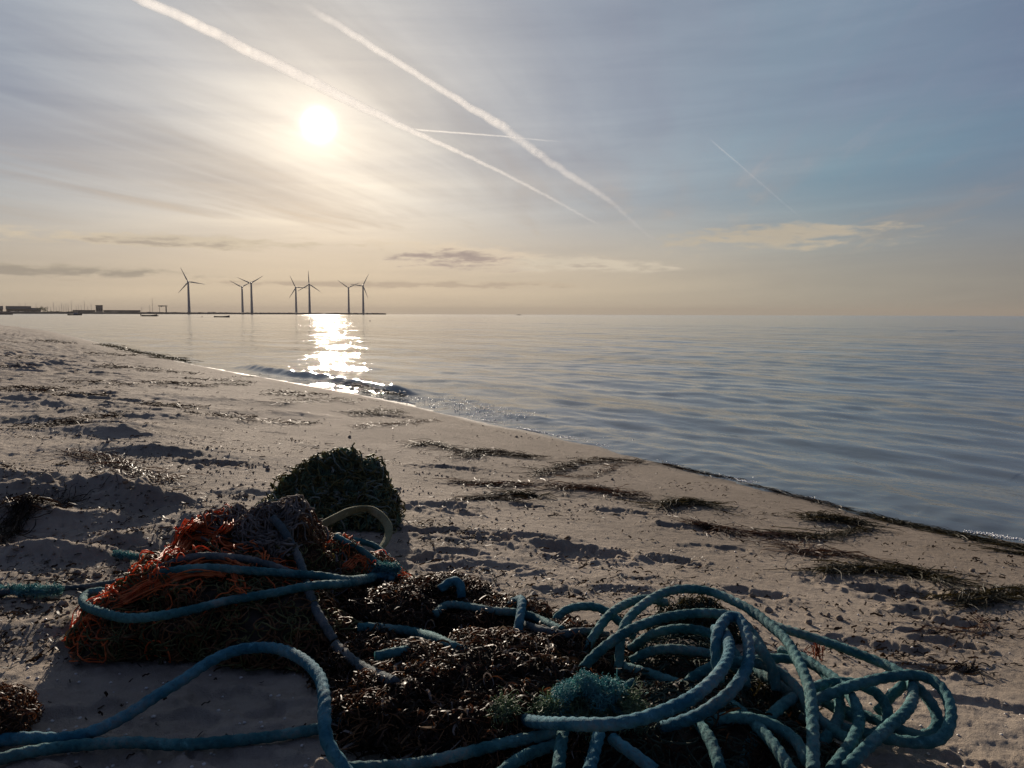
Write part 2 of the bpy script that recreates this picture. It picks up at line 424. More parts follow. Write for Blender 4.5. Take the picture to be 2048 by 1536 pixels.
# the small wave breaking on the far part of the beach
def along(px, py):
    p = at0(px, py); return float(shore(p[0], p[1])[1])
s0, s1, s2 = along(425, 735), along(770, 797), along(1010, 851)
win = sst(-AL, -s0 - .0, -s0 + 1.0) * sst(AL, s1 - .35, s1 + .3)
crest = .42 + .07 * noise(AL * .9, AL * 0, 77)
zz += .085 * win * np.exp(-(np.maximum(D - crest, 0) / .42) ** 2 - (np.maximum(crest - D, 0) / .13) ** 2) * (1 + .3 * noise(AL * 3, D * 3, 78))
win2 = sst(AL, s2 - .8, s2 + .3) * sst(-AL, -s1 - .1, -s1 + .4)
zz += .018 * win2 * np.exp(-(np.maximum(D - .45, 0) / .35) ** 2 - (np.maximum(.45 - D, 0) / .12) ** 2) * (1 + .6 * noise(AL * 5, D * 5, 79))
# lapping edge
zz += .010 * sst(D, -.6, -.05) * (1 - sst(D, .1, .8)) * (1 + noise(AL * 2.2, D, 80) + .5 * noise(AL * 7, D * 7, 81))
wz[act] = zz
sea = grid_mesh('sea', wx, wy, wz, len(WTH), len(WRS), mat_water(), True)
tag(sea, kind='structure')
def water_z(x, y): return 0.0
# ------------------------------------------------------------------ materials of the things
def mat_rope(name, base, light, dust=.5, scale=1.0):
    m, g, out = material(name); P = pos(g)
    n1 = g.noise(P, 18 * scale, 5, .6); n2 = g.noise(P, 160, 4, .65); n3 = g.noise(P, 700, 2, .5)
    col = g.mix(g.smooth(n1, .35, .68), base, light)
    col = g.mix(g.smooth(n2, .45, .8, 0, .7), col, tuple(c * .4 for c in base))
    col = g.mix(g.smooth(g.noise(P, 60, 4, .7), .58, .72, 0, .5), col, tuple(min(1, c * 1.6 + .03) for c in light))
    sandy = g.m('MULTIPLY', g.smooth(g.noise(P, 9, 4, .6), .46, .7), g.smooth(n2, .3, .65))
    col = g.mix(g.m('MULTIPLY', sandy, dust), col, (.30, .26, .21))
    b = g.bump(n2, .7, .003); b = g.bump(n3, .6, .0012, b)
    principled(g, out, col, .82, b, .15)
    return m
def mat_fibre(name, base, light, trans=.35, rough=.55, spec=.35, scale=40):
    """thin strands and blades that let some light through"""
    m, g, out = material(name); P = pos(g)
    n = g.noise(P, scale, 3, .6); col = g.mix(g.smooth(n, .36, .66), base, light)
    p = principled(g, None, col, rough, None, spec)
    t = g.new('ShaderNodeBsdfTranslucent'); g.put(t.inputs['Color'], g.mix(1.0, col, (1.5, 1.35, 1.1), 'MULTIPLY'))
    x = g.new('ShaderNodeMixShader'); x.inputs[0].default_value = trans
    g.l.new(p.outputs[0], x.inputs[1]); g.l.new(t.outputs[0], x.inputs[2]); g.l.new(x.outputs[0], out.inputs['Surface'])
    return m
def mat_plain(name, col, rough=.7, var=.25, scale=3, bump=0, metal=0):
    m, g, out = material(name); P = pos(g)
    n = g.noise(P, scale, 4, .6)
    c = g.mix(n, tuple(v * (1 - var) for v in col), tuple(min(1, v * (1 + var)) for v in col))
    b = g.bump(g.noise(P, scale * 6, 4, .6), .6, bump) if bump else None
    principled(g, out, c, rough, b, .4, Metallic=metal); return m
M = dict(
    teal=mat_rope('teal_rope', (.019, .094, .104), (.075, .205, .205), .5),
    blue=mat_rope('blue_teal_rope', (.015, .102, .144), (.060, .190, .230), .38),
    grey=mat_rope('sand_crusted_rope', (.045, .075, .085), (.10, .112, .112), .8),
    orange=mat_fibre('orange_twine', (.50, .098, .022), (.66, .20, .06), .38),
    brown=mat_fibre('brown_twine', (.11, .050, .020), (.24, .115, .045), .35),
    olive=mat_fibre('olive_twine', (.075, .080, .028), (.19, .175, .065), .40),
    green=mat_fibre('green_twine', (.065, .12, .075), (.20, .28, .17), .42),
    pale=mat_fibre('pale_twine', (.16, .20, .16), (.30, .33, .27), .3),
    cyan=mat_fibre('frayed_teal_fibre', (.06, .24, .28), (.17, .42, .45), .35),
    sandnet=mat_fibre('sand_caked_netting', (.12, .10, .085), (.24, .20, .17), .15, .9),
    weed=mat_fibre('dark_seaweed', (.016, .010, .006), (.040, .022, .011), .12, .60, .10),
    wetweed=mat_fibre('wet_dark_seaweed', (.012, .008, .005), (.032, .019, .011), .13, .52, .09),
    redweed=mat_fibre('reddish_seaweed', (.030, .013, .007), (.075, .032, .015), .2, .55, .14),
    wetred=mat_fibre('wet_reddish_seaweed', (.030, .013, .007), (.080, .034, .016), .28, .45, .2),
    greenweed=mat_fibre('olive_seaweed', (.018, .016, .007), (.045, .036, .013), .18, .6, .12),
    core=mat_plain('matted_debris', (.040, .029, .020), .95, .5, 30, .006),
    greencore=mat_plain('matted_green_netting', (.03, .045, .03), .95, .5, 40, .006),
    strap=mat_rope('yellowed_strap', (.17, .165, .085), (.25, .24, .135), .3),
    rust=mat_fibre('rust_twine', (.16, .035, .012), (.26, .07, .025), .25),
    foam=mat_plain('foam', (.8, .8, .78), .35, .08, 50),
    pebble=mat_plain('pebble', (.30, .27, .24), .7, .4, 20),
    shell=mat_plain('shell', (.55, .5, .44), .5, .25, 60),
)

# ------------------------------------------------------------------ heaps: lumps the strands are laid over
class Heap:
    def __init__(s): s.e = []
    def lump(s, px, py, rx, ry, rz, rot=0.0, dz=0.0):
        p = G(px, py); s.e.append((np.array([p[0], p[1], p[2] + dz]), np.array([rx, ry, rz]), rot)); return s
    def _loc(s, p, e):
        c, r, a = e; q = p - c; cs, sn = math.cos(a), math.sin(a)
        return np.stack([(q[..., 0] * cs + q[..., 1] * sn) / r[0], (-q[..., 0] * sn + q[..., 1] * cs) / r[1], q[..., 2] / r[2]], -1)
    def wob(s, u):
        return 1 + .16 * noise(u[..., 0] * 2.3 + 5, u[..., 1] * 2.3 + u[..., 2] * 1.7, 501) + .07 * noise(u[..., 0] * 6, u[..., 1] * 6 + u[..., 2] * 5, 502)
    def world(s, u, e):
        c, r, a = e; cs, sn = math.cos(a), math.sin(a); v = u * r
        return np.stack([v[..., 0] * cs - v[..., 1] * sn, v[..., 0] * sn + v[..., 1] * cs, v[..., 2]], -1) + c
    def project(s, P):
        """points moved on to the surface of the lumps, with the surface directions there"""
        U = np.stack([s._loc(P, e) for e in s.e]); k = np.linalg.norm(U, axis=2); w = np.argmin(k, axis=0)
        Q = np.empty_like(P); N = np.empty_like(P)
        for i, e in enumerate(s.e):
            m = w == i
            if not m.any(): continue
            n = U[i][m]; n = n / (np.linalg.norm(n, axis=1)[:, None] + 1e-9)
            Q[m] = s.world(n * s.wob(n)[:, None], e)
            g0 = n / e[1]; cs, sn = math.cos(e[2]), math.sin(e[2])
            g1 = np.stack([g0[:, 0] * cs - g0[:, 1] * sn, g0[:, 0] * sn + g0[:, 1] * cs, g0[:, 2]], 1)
            N[m] = g1 / np.linalg.norm(g1, axis=1)[:, None]
        return Q, N
    def sample(s, count, only=None, where=None):
        es = s.e if only is None else [s.e[i] for i in only]
        wts = np.array([e[1][0] * e[1][1] + e[1][2] * (e[1][0] + e[1][1]) for e in es]); A = []; B = []; got = 0
        for _ in range(30):
            for e, c in zip(es, rng.multinomial(count * 2, wts / wts.sum())):
                if not c: continue
                n = rng.normal(size=(c, 3)); n[:, 2] = np.abs(n[:, 2]); n /= np.linalg.norm(n, axis=1)[:, None]
                P = s.world(n * s.wob(n)[:, None], e); ok = np.ones(c, bool)
                for f in s.e:
                    if f is not e: ok &= np.linalg.norm(s._loc(P, f), axis=1) > .93
                P = P[ok]
                if not len(P): continue
                P, N = s.project(P)
                if where is not None:
                    ok = np.array([bool(where(p, n_)) for p, n_ in zip(P, N)]); P, N = P[ok], N[ok]
                A.append(P); B.append(N); got += len(P)
            if got >= count: break
        P = np.concatenate(A); N = np.concatenate(B); k = rng.permutation(len(P))[:count]
        return P[k], N[k]
    def hit(s, px, py, pad=0.0):
        """first thing seen at a pixel: a lump or the sand"""
        d = ray(px, py); p0 = G(px, py); tb = np.linalg.norm(p0 - CO)
        for c, r, a in s.e:
            cs, sn = math.cos(a), math.sin(a); R_ = r + pad
            def L(v): return np.array([(v[0] * cs + v[1] * sn) / R_[0], (-v[0] * sn + v[1] * cs) / R_[1], v[2] / R_[2]])
            o = L(CO - c); w = L(d); A = w @ w; B = o @ w; C = o @ o - 1; q = B * B - A * C
            if q > 0:
                t = (-B - math.sqrt(q)) / A
                if 0 < t < tb: tb = t
        return CO + d * tb
    def core(s, name, mat, parent, scale=.93, res=(40, 26)):
        b = MB(); nu, nv = res
        for e in s.e:
            th = np.linspace(0, 2 * math.pi, nu, endpoint=False); ph = np.linspace(-.25, math.pi / 2, nv)
            PH, T = np.meshgrid(ph, th, indexing='ij')
            n = np.stack([np.cos(PH) * np.cos(T), np.cos(PH) * np.sin(T), np.sin(PH)], -1)
            k = s.wob(n) * scale * (1 + .06 * noise(n[..., 0] * 14 + n[..., 2] * 9, n[..., 1] * 14, 510))
            V = s.world(n * k[..., None], e).reshape(-1, 3)
            F = [(i * nu + j, i * nu + (j + 1) % nu, (i + 1) * nu + (j + 1) % nu, (i + 1) * nu + j) for i in range(nv - 1) for j in range(nu)]
            b.add(V, F)
        return b.build(name, mat, parent)

def walks(heap, P, N, length, K, wander, lift):
    """many walks over the heap's surface at once"""
    n = len(P); step = length / K; t = rng.normal(size=(n, 3)); curl = rng.normal(size=n) * wander; h = rng.random(n) * lift; out = []; nn = []
    for i in range(K):
        t -= N * np.sum(t * N, 1)[:, None]; t /= np.linalg.norm(t, axis=1)[:, None] + 1e-9
        out.append(P + N * (h + .3 * lift * np.sin(i * .9 + h * 900))[:, None]); nn.append(N)
        m = rng.random(n) < .25; curl = np.where(m, rng.normal(size=n) * wander, curl)
        t = t * np.cos(curl)[:, None] + np.cross(N, t) * np.sin(curl)[:, None]
        P, N = heap.project(P + t * step[:, None])
        g0 = base_z(P[:, 0], P[:, 1]) + .004
        P[:, 2] = np.maximum(P[:, 2], g0)
    return np.stack(out, 1), np.stack(nn, 1)
def tangle(b, heap, count, length=(.05, .25), rad=(.0012, .002), wander=.5, lift=.012, only=None, where=None, sides=4):
    P, N = heap.sample(count, only, where); n = len(P)
    L = rng.uniform(*length, n); K = max(6, int(length[1] / .012))
    Q, NN = walks(heap, P, N, L, K, wander, lift)
    b.tubes(Q, rng.uniform(*rad, n), NN + rng.normal(size=(n, 1, 3)) * .2, sides)
def blades(b, heap, count, length=(.03, .12), wid=(.0015, .0035), lift=.012, wander=.35, only=None, where=None, stand=.5):
    P, N = heap.sample(count, only, where); n = len(P)
    L = rng.uniform(*length, n); K = 8
    Q, NN = walks(heap, P, N, L, K, wander, lift)
    s = np.linspace(0, 1, K)[None]
    Q = Q + N[:, None] * (np.sin(s * math.pi * rng.uniform(.4, 1.3, (n, 1))) * stand * rng.random((n, 1)) ** 2 * L[:, None] * .5)[..., None]
    w = rng.uniform(*wid, (n, 1)) * np.sqrt(np.clip(np.sin(math.pi * (.06 + .9 * s)), .05, 1))
    b.ribbons(Q, w, (N + rng.normal(size=(n, 3)) * .55)[:, None])

# ------------------------------------------------------------------ ropes
def rope_mesh(b, P, rad=.0088, fuzz=1.0, lobes=3, twist=None):
    P = np.asarray(P); n = len(P)
    s = np.linspace(0, 1, n)
    rr = rad * (1 + .05 * noise(s * n * .05 + random.random() * 99, s * 0, 601) + .03 * noise(s * n * .3, s * 0 + 3, 602))
    b.tube(P, rr, 18, lobes, .08, twist if twist else 2 * math.pi / (rad * 6.5))
    V = b.v[-1]; q = noise(V[:, 0] * 170 + V[:, 2] * 90, V[:, 1] * 170 + V[:, 2] * 60, 604); C = np.repeat(P, 18, 0); b.v[-1] = C + (V - C) * (1 + .05 * q)[:, None]
    T = np.gradient(P, axis=0); T /= np.linalg.norm(T, axis=1)[:, None] + 1e-9
    L = float(np.sum(np.linalg.norm(np.diff(P, axis=0), axis=1)))
    m = int(L * 2600 * fuzz)
    if m < 1: return
    k = rng.integers(0, n, m); u = rng.normal(size=(m, 3)); u -= T[k] * np.sum(u * T[k], 1)[:, None]; u /= np.linalg.norm(u, axis=1)[:, None]
    a = P[k] + u * rad * .95; l = rng.uniform(.0012, .0045, m) * np.where(rng.random(m) < .9, 1, 2.2)
    e = a + (u * .7 + T[k] * rng.normal(size=(m, 1)) * .8 + rng.normal(size=(m, 3)) * .3) * l[:, None]
    w = np.cross(u, T[k]) * .0003 + T[k] * rng.normal(size=(m, 1)) * .00025
    b.add(np.stack([a - w, a + w, e], 1).reshape(-1, 3), np.arange(3 * m).reshape(-1, 3))
HEAPS = Heap()
def rope_pts(ctrl, step=.004, rad=.0088):
    """ctrl: (px, py) lies on whatever is seen there; (px, py, h) floats h above the sand"""
    Q = []
    for c in ctrl:
        if len(c) == 2:
            p = HEAPS.hit(c[0], c[1], rad * .9 + .009)
            g0 = float(base_z(p[0], p[1]))
            if p[2] < g0 + rad * .8:
                p = G(c[0], c[1], rad * .8)
        else: p = G(c[0], c[1], c[2])
        Q.append(p)
    Q = np.array(Q)
    if len(Q) > 4:                                # ease sudden jumps in depth
        d = np.linalg.norm(Q - CO, axis=1); e = d.copy()
        for _ in range(1): e[1:-1] = .25 * e[:-2] + .5 * e[1:-1] + .25 * e[2:]
        Q = CO + (Q - CO) / d[:, None] * e[:, None]
    P = catmull(Q, step)
    w = np.stack([noise(np.arange(len(P)) * .03 + k * 9 + Q[0][0] * 50, np.zeros(len(P)), 620 + k) for k in range(3)], 1)
    return P + w * .0022
def rope(name, ctrl, mat, label, rad=.0088, cat='rope', group=None, fuzz=1.0):
    b = MB(); P = rope_pts(ctrl, rad=rad); rope_mesh(b, P, rad, fuzz)
    o = b.build(name, mat, origin=tuple(P[0])); tag(o, label, cat, group); return o

def fray(b, c, r, count, length, rad=.0006, up=.4, flat=.6):
    """loose fibre standing out of a knot"""
    u = rng.normal(size=(count, 3)); u[:, 2] = u[:, 2] * flat + up * rng.random(count); u /= np.linalg.norm(u, axis=1)[:, None]
    p = np.asarray(c) + u * r * rng.uniform(.2, 1.0, (count, 3)); L = rng.uniform(.3, 1, (count, 1)) * length; k = 7
    d = u * .6 + rng.normal(size=(count, 3)) * .7; out = [p]
    for j in range(k):
        d = d + rng.normal(size=(count, 3)) * .55; d /= np.linalg.norm(d, axis=1)[:, None]; p = p + d * L / k; out.append(p)
    Q = np.stack(out, 1); b.tubes(Q, rad * rng.uniform(.7, 1.5, count), rng.normal(size=(count, 1, 3)) + np.zeros_like(Q), 3)
# ------------------------------------------------------------------ the heaps of nets and weed
def below(p): return (float(p[0]), float(p[1]), float(base_z(p[0], p[1])))

# green net bundle, the one standing behind
gh = Heap(); gh.lump(672, 1031, .135, .13, .205); gh.lump(600, 1026, .105, .11, .125); gh.lump(735, 1034, .085, .11, .17); gh.lump(690, 1052, .13, .07, .06); gh.lump(640, 1025, .10, .11, .175); gh.lump(755, 1046, .05, .09, .11); gh.lump(772, 1056, .03, .07, .05); gh.lump(560, 1040, .06, .08, .06); gh.lump(620, 1055, .12, .06, .05)
for i in range(9): gh.lump(random.uniform(590, 775), random.uniform(1022, 1052), random.uniform(.04, .075), random.uniform(.05, .08), random.uniform(.07, .155))
for q_ in ((690, .06, .228), (640, .05, .195), (738, .05, .192)): gh.lump(q_[0], 1033, q_[1], .08, q_[2])
if 0: pass
r = tag(empty('green_net_bundle', below(G(668, 1031))), 'bundle of dark green tangled fishing net standing behind the orange net heap', 'fishing net')
gh.core('netting_core', M['greencore'], r)
b = MB(); tangle(b, gh, 1100, (.06, .22), (.0016, .0030), .75, .020); b.build('green_netting', M['green'], r)
b = MB(); tangle(b, gh, 520, (.06, .18), (.0020, .0034), 1.0, .036, where=lambda p, n: n[2] > .1); b.build('olive_netting', M['olive'], r)
b = MB(); tangle(b, gh, 170, (.06, .20), (.0020, .0032), .75, .034); b.build('pale_thread', M['pale'], r)
b = MB(); blades(b, gh, 260, (.03, .08), (.0009, .002), .012, where=lambda p, n: n[0] > .5 or n[0] < -.7); b.build('caught_leaves', M['weed'], r)

# orange net bundle
oh = Heap(); oh.lump(425, 1250, .235, .19, .165, .1); oh.lump(560, 1205, .135, .16, .225); oh.lump(655, 1190, .13, .13, .135); oh.lump(280, 1272, .115, .125, .10, .2); oh.lump(440, 1200, .13, .12, .205); oh.lump(740, 1185, .10, .09, .085); oh.lump(560, 1290, .16, .12, .10)
HEAPS.e += oh.e
def bundle(b, ctrl, count, spread, rad, pad=.004, step=.008, wave=.004):
    Q = [HEAPS.hit(c[0], c[1], pad) if len(c) == 2 else G(*c) for c in ctrl]
    P = catmull(Q, step); n = len(P); s = np.linspace(0, 1, n)
    for i in range(count):
        o = rng.normal(size=3) * spread; o[2] = abs(o[2]) * .8
        a = int(n * random.uniform(0, .35) * (random.random() < .7)); e = n - int(n * random.uniform(0, .35) * (random.random() < .7))
        if e - a < 4: continue
        w = np.stack([noise(s * n * step * 14 + i * 7.1, s * 0 + k, 700 + k) for k in range(3)], 1) * wave
        w += np.stack([noise(s * n * step * 60 + i * 3.1, s * 0 + k, 710 + k) for k in range(3)], 1) * wave * .35
        b.tube((P + o[None] * (.5 + .5 * noise(s * 3 + i, s * 0, 720))[:, None] + w)[a:e], rad * random.uniform(.75, 1.3), 4, cap=False)
r = tag(empty('orange_net_bundle', below(G(430, 1250))), 'heap of orange and brown fishing net with sand caked on its crest', 'fishing net')
oh.core('netting_core', M['core'], r)
b = MB(); tangle(b, oh, 900, (.05, .22), (.0012, .0022), .5, .012, where=lambda p, n: n[2] < .93 or p[0] > -.5); b.build('brown_netting', M['brown'], r)
b = MB(); tangle(b, oh, 380, (.04, .16), (.0012, .002), .6, .016, where=lambda p, n: n[1] < -.1 and p[2] < .46); b.build('olive_netting', M['olive'], r)
b = MB()
for c, k, sp in [([(150, 1268), (172, 1232), (215, 1205), (262, 1178), (312, 1150), (350, 1118), (378, 1085), (405, 1055), (432, 1035), (455, 1040)], 46, .011),
                 ([(165, 1250), (215, 1220), (270, 1195), (330, 1165), (395, 1150), (450, 1150)], 34, .010),
                 ([(318, 1128), (350, 1098), (390, 1080), (430, 1080), (468, 1096)], 34, .009),
                 ([(345, 1105), (372, 1070), (400, 1045), (440, 1028), (458, 1050), (440, 1070), (410, 1065)], 40, .010),
                 ([(150, 1285), (160, 1250), (168, 1228)], 26, .012), ([(470, 1150), (480, 1180), (478, 1215)], 10, .010), ([(690, 1140), (712, 1120), (735, 1125)], 26, .010), ([(235, 1200), (300, 1175), (350, 1150), (420, 1120), (500, 1140)], 20, .012)]:
    bundle(b, c, int(k * 1.7), sp * 1.1, .0016, .004)
tangle(b, oh, 240, (.05, .16), (.0013, .002), .5, .020, only=[0, 3, 4], where=lambda p, n: n[0] < -.1 or n[2] > .7)
tangle(b, oh, 70, (.03, .10), (.0012, .0018), .6, .016, only=[2, 5], where=lambda p, n: n[2] > .3)
b.build('orange_thread', M['orange'], r)
b = MB(); tangle(b, oh, 1100, (.02, .10), (.0014, .0032), .8, .022, only=[1, 4], where=lambda p, n: n[2] > .1 and n[0] < .5 and p[0] > oh.e[4][0][0] + .02); b.build('sand_caked_netting', M['sandnet'], r)
b = MB(); blades(b, oh, 520, (.012, .04), (.0008, .002), .012, only=[1, 2, 5], where=lambda p, n: n[0] > .25); b.build('caught_leaves', M['redweed'], r)

# dark heap of seaweed in the middle
sh = Heap()
sh.lump(885, 1232, .155, .10, .078, -.1); sh.lump(960, 1400, .215, .17, .085); sh.lump(1120, 1345, .14, .13, .070); sh.lump(840, 1440, .15, .12, .06); sh.lump(1010, 1490, .19, .09, .06); sh.lump(780, 1260, .13, .12, .075); sh.lump(1010, 1275, .15, .10, .065); sh.lump(720, 1330, .09, .13, .04)
r = tag(empty('seaweed_heap', below(G(950, 1400))), 'big dark heap of wet glinting seaweed between the orange net and the teal rope coil', 'seaweed')
sh.core('matted_core', M['core'], r, .9)
b = MB(); blades(b, sh, 9500, (.015, .07), (.0008, .0023), .014, .45); b.build('dark_leaves', M['wetweed'], r)
b = MB(); blades(b, sh, 1300, (.015, .06), (.0008, .0022), .018, .45, where=lambda p, n: n[2] > .6); b.build('reddish_leaves', M['wetred'], r)
b = MB(); tangle(b, sh, 1500, (.03, .14), (.0007, .0014), .4, .018); b.build('stalk_netting', M['brown'], r)
b = MB(); blades(b, sh, 260, (.02, .05), (.001, .0024), .02, .4, where=lambda p, n: n[1] < .2); b.build('dry_grey_leaves', M['sandnet'], r)
HEAPS.e += sh.e
# dark net and weed inside the coil
kh = Heap(); kh.lump(1345, 1500, .22, .13, .075); kh.lump(1500, 1520, .13, .12, .05); kh.lump(1330, 1390, .17, .10, .06); kh.lump(1390, 1275, .10, .05, .085); kh.lump(1520, 1430, .09, .10, .05); kh.lump(1370, 1330, .10, .10, .04); kh.lump(1430, 1460, .12, .10, .05)
r = tag(empty('weed_filled_net', below(G(1345, 1480))), 'dark weed-filled net lying inside and under the big teal rope coil', 'fishing net')
kh.core('matted_core', M['core'], r, .92)
b = MB(); tangle(b, kh, 620, (.04, .2), (.0012, .0022), .5, .012); b.build('dark_netting', M['greencore'], r)
b = MB(); blades(b, kh, 1500, (.015, .06), (.0008, .002), .012, .4, only=[0, 1, 2]); b.build('dark_leaves', M['weed'], r)
b = MB(); blades(b, kh, 700, (.015, .05), (.0008, .002), .016, .4, only=[3, 4]); b.build('olive_leaves', M['greenweed'], r)
HEAPS.e += kh.e
# brown clump at the lower left edge
ch = Heap(); ch.lump(-8, 1455, .05, .06, .05)
r = tag(empty('seaweed_tuft', below(G(2, 1462))), 'rusty brown tuft of weed on shaded sand at the end of the arched rope', 'seaweed')
ch.core('matted_core', M['core'], r, .85); b = MB(); blades(b, ch, 420, (.012, .045), (.0007, .0017), .012, .5); b.build('rusty_leaves', M['wetred'], r)
b = MB(); tangle(b, ch, 90, (.03, .1), (.001, .0016), .5, .012); b.build('brown_netting', M['brown'], r)

# ------------------------------------------------------------------ single ropes
GR = 'ropes lying over the net heaps'
rope('rope', [(752, 1152), (700, 1160, .135), (640, 1152, .15), (600, 1149), (551, 1145), (488, 1140), (419, 1136), (349, 1141), (300, 1153), (265, 1170, .10), (228, 1184, .082), (196, 1183, .07), (172, 1190, .068), (166, 1204, .07), (188, 1220, .082), (244, 1234, .10), (314, 1232, .112), (384, 1220), (454, 1202), (544, 1186), (628, 1171, .15), (700, 1166, .125), (745, 1158)], M['teal'],
     'long teal rope looped round one end of the orange net heap to the frayed knot', group=GR)
rope('rope', [(-30, 1188, .02), (30, 1182), (60, 1180), (100, 1178), (167, 1174), (223, 1166), (279, 1150), (310, 1138), (338, 1128), (370, 1117), (419, 1112), (488, 1117), (537, 1129), (575, 1143)], M['grey'],
     'sandy grey-green rope running from the fluffy teal end on sand up the orange heap', group=GR, rad=.0078)
rope('rope', [(545, 1036), (566, 1058), (587, 1096), (602, 1129), (618, 1180), (630, 1215), (647, 1245), (668, 1280)], M['grey'],
     'pale sand-crusted rope hanging down over the crest of the orange net heap', group=GR, rad=.0092)
rope('rope', [(-50, 1486, .008), (10, 1481, .008), (60, 1478, .008), (115, 1478, .010), (167, 1469, .014), (216, 1450, .022), (265, 1424, .032), (314, 1391, .042), (366, 1359, .052), (419, 1324, .062), (468, 1302, .07), (516, 1295, .078), (565, 1300, .088), (607, 1321, .10), (638, 1352, .108), (648, 1391, .110), (649, 1436, .098), (651, 1467, .085), (662, 1497, .07), (682, 1525, .055), (702, 1556, .04)], M['blue'],
     'blue rope bent into a tall arch over shaded sand before the orange net heap', rad=.0096)
rope('rope', [(-40, 1530, .009), (20, 1513), (70, 1502), (140, 1492), (209, 1487), (279, 1485), (349, 1490), (419, 1487), (488, 1478), (558, 1469), (628, 1459), (663, 1450, .012), (700, 1443, .010), (745, 1436, .008), (800, 1428, .006)], M['teal'],
     'dark teal rope lying flat on the shaded sand, passing under the blue arch', rad=.0088)
GS = 'rope pieces sticking out of the seaweed heap'
rope('rope', [(715, 1256), (738, 1255), (776, 1258), (811, 1261), (846, 1269), (878, 1280), (908, 1294), (935, 1305, .07)], M['teal'], 'light teal rope curving over the left side of the dark seaweed heap', group=GS, rad=.0096)
rope('rope', [(752, 1313, .075), (776, 1307, .078), (811, 1301, .075), (834, 1297, .06), (860, 1300, .04)], M['teal'], 'short cut teal rope end jutting from under the curved rope of the seaweed heap', group=GS)
rope('rope', [(670, 1290), (697, 1314), (717, 1329), (741, 1342), (764, 1354), (788, 1365)], M['grey'], 'sand-dusted rope stub with a clean cut end beside the dark seaweed heap', group=GS, rad=.0096)
rope('rope', [(870, 1228), (890, 1212), (911, 1210), (936, 1214), (966, 1219), (995, 1223), (1022, 1224), (1057, 1230), (1083, 1241), (1104, 1251), (1125, 1260)], M['teal'], 'dark teal rope draped along the seaward rim of the seaweed heap', group=GS)
rope('rope', [(1005, 1232, .05), (1022, 1209, .075), (1036, 1200, .088), (1043, 1203, .10), (1042, 1225, .10), (1038, 1250, .085), (1033, 1277, .06)], M['blue'], 'upright teal rope loop seen edge-on above the seaweed heap', group=GS, rad=.0096)
rope('rope', [(1040, 1246), (1060, 1254), (1085, 1261), (1124, 1269), (1144, 1266), (1168, 1264), (1191, 1266), (1215, 1272)], M['grey'], 'sandy rope lying low behind the glinting weed, leading into the rope coil', group=GS)
rope('rope', [(670, 1073), (698, 1088), (726, 1103), (744, 1119), (757, 1131)], M['teal'], 'short teal rope slanting down to the frayed knot, touching the heap', rad=.0088, group=GR)
rope('rope', [(700, 1078, .075), (721, 1083, .075), (747, 1091, .068), (772, 1111, .055), (790, 1134, .035), (800, 1150, .02)], M['teal'], 'short teal rope over bare sand, seaward of the frayed knot', rad=.0088, group=GR)
for (ctrl, l) in [([(690, 1536, .02), (750, 1534, .02), (805, 1531, .022), (864, 1522, .03), (937, 1505), (1010, 1487), (1069, 1475), (1110, 1466)], 'dark rope slanting along the near foot of the seaweed heap'),
                  ([(990, 1560, .04), (1016, 1534, .05), (1054, 1510), (1083, 1499), (1110, 1490)], 'short thick dark rope below the slanting rope at the picture edge'),
                  ([(1126, 1460, .085), (1124, 1480, .085), (1121, 1510, .08), (1118, 1545, .075)], 'straight rope hanging down below the bright blue rope arc, dark teal'),
                  ([(1200, 1465, .085), (1196, 1480, .085), (1187, 1510, .08), (1176, 1545, .075)], 'bright blue rope hanging straight down below the long blue arc'),
                  ([(1225, 1478, .07), (1240, 1490, .075), (1271, 1511, .07), (1310, 1540, .06)], 'blue rope slanting away to the bottom edge under the coil')]:
    rope('rope', ctrl, M['blue' if 'blue rope' in l[:12] or 'bright' in l[:8] else 'teal'], l, group='rope ends under the coil', rad=.0088)

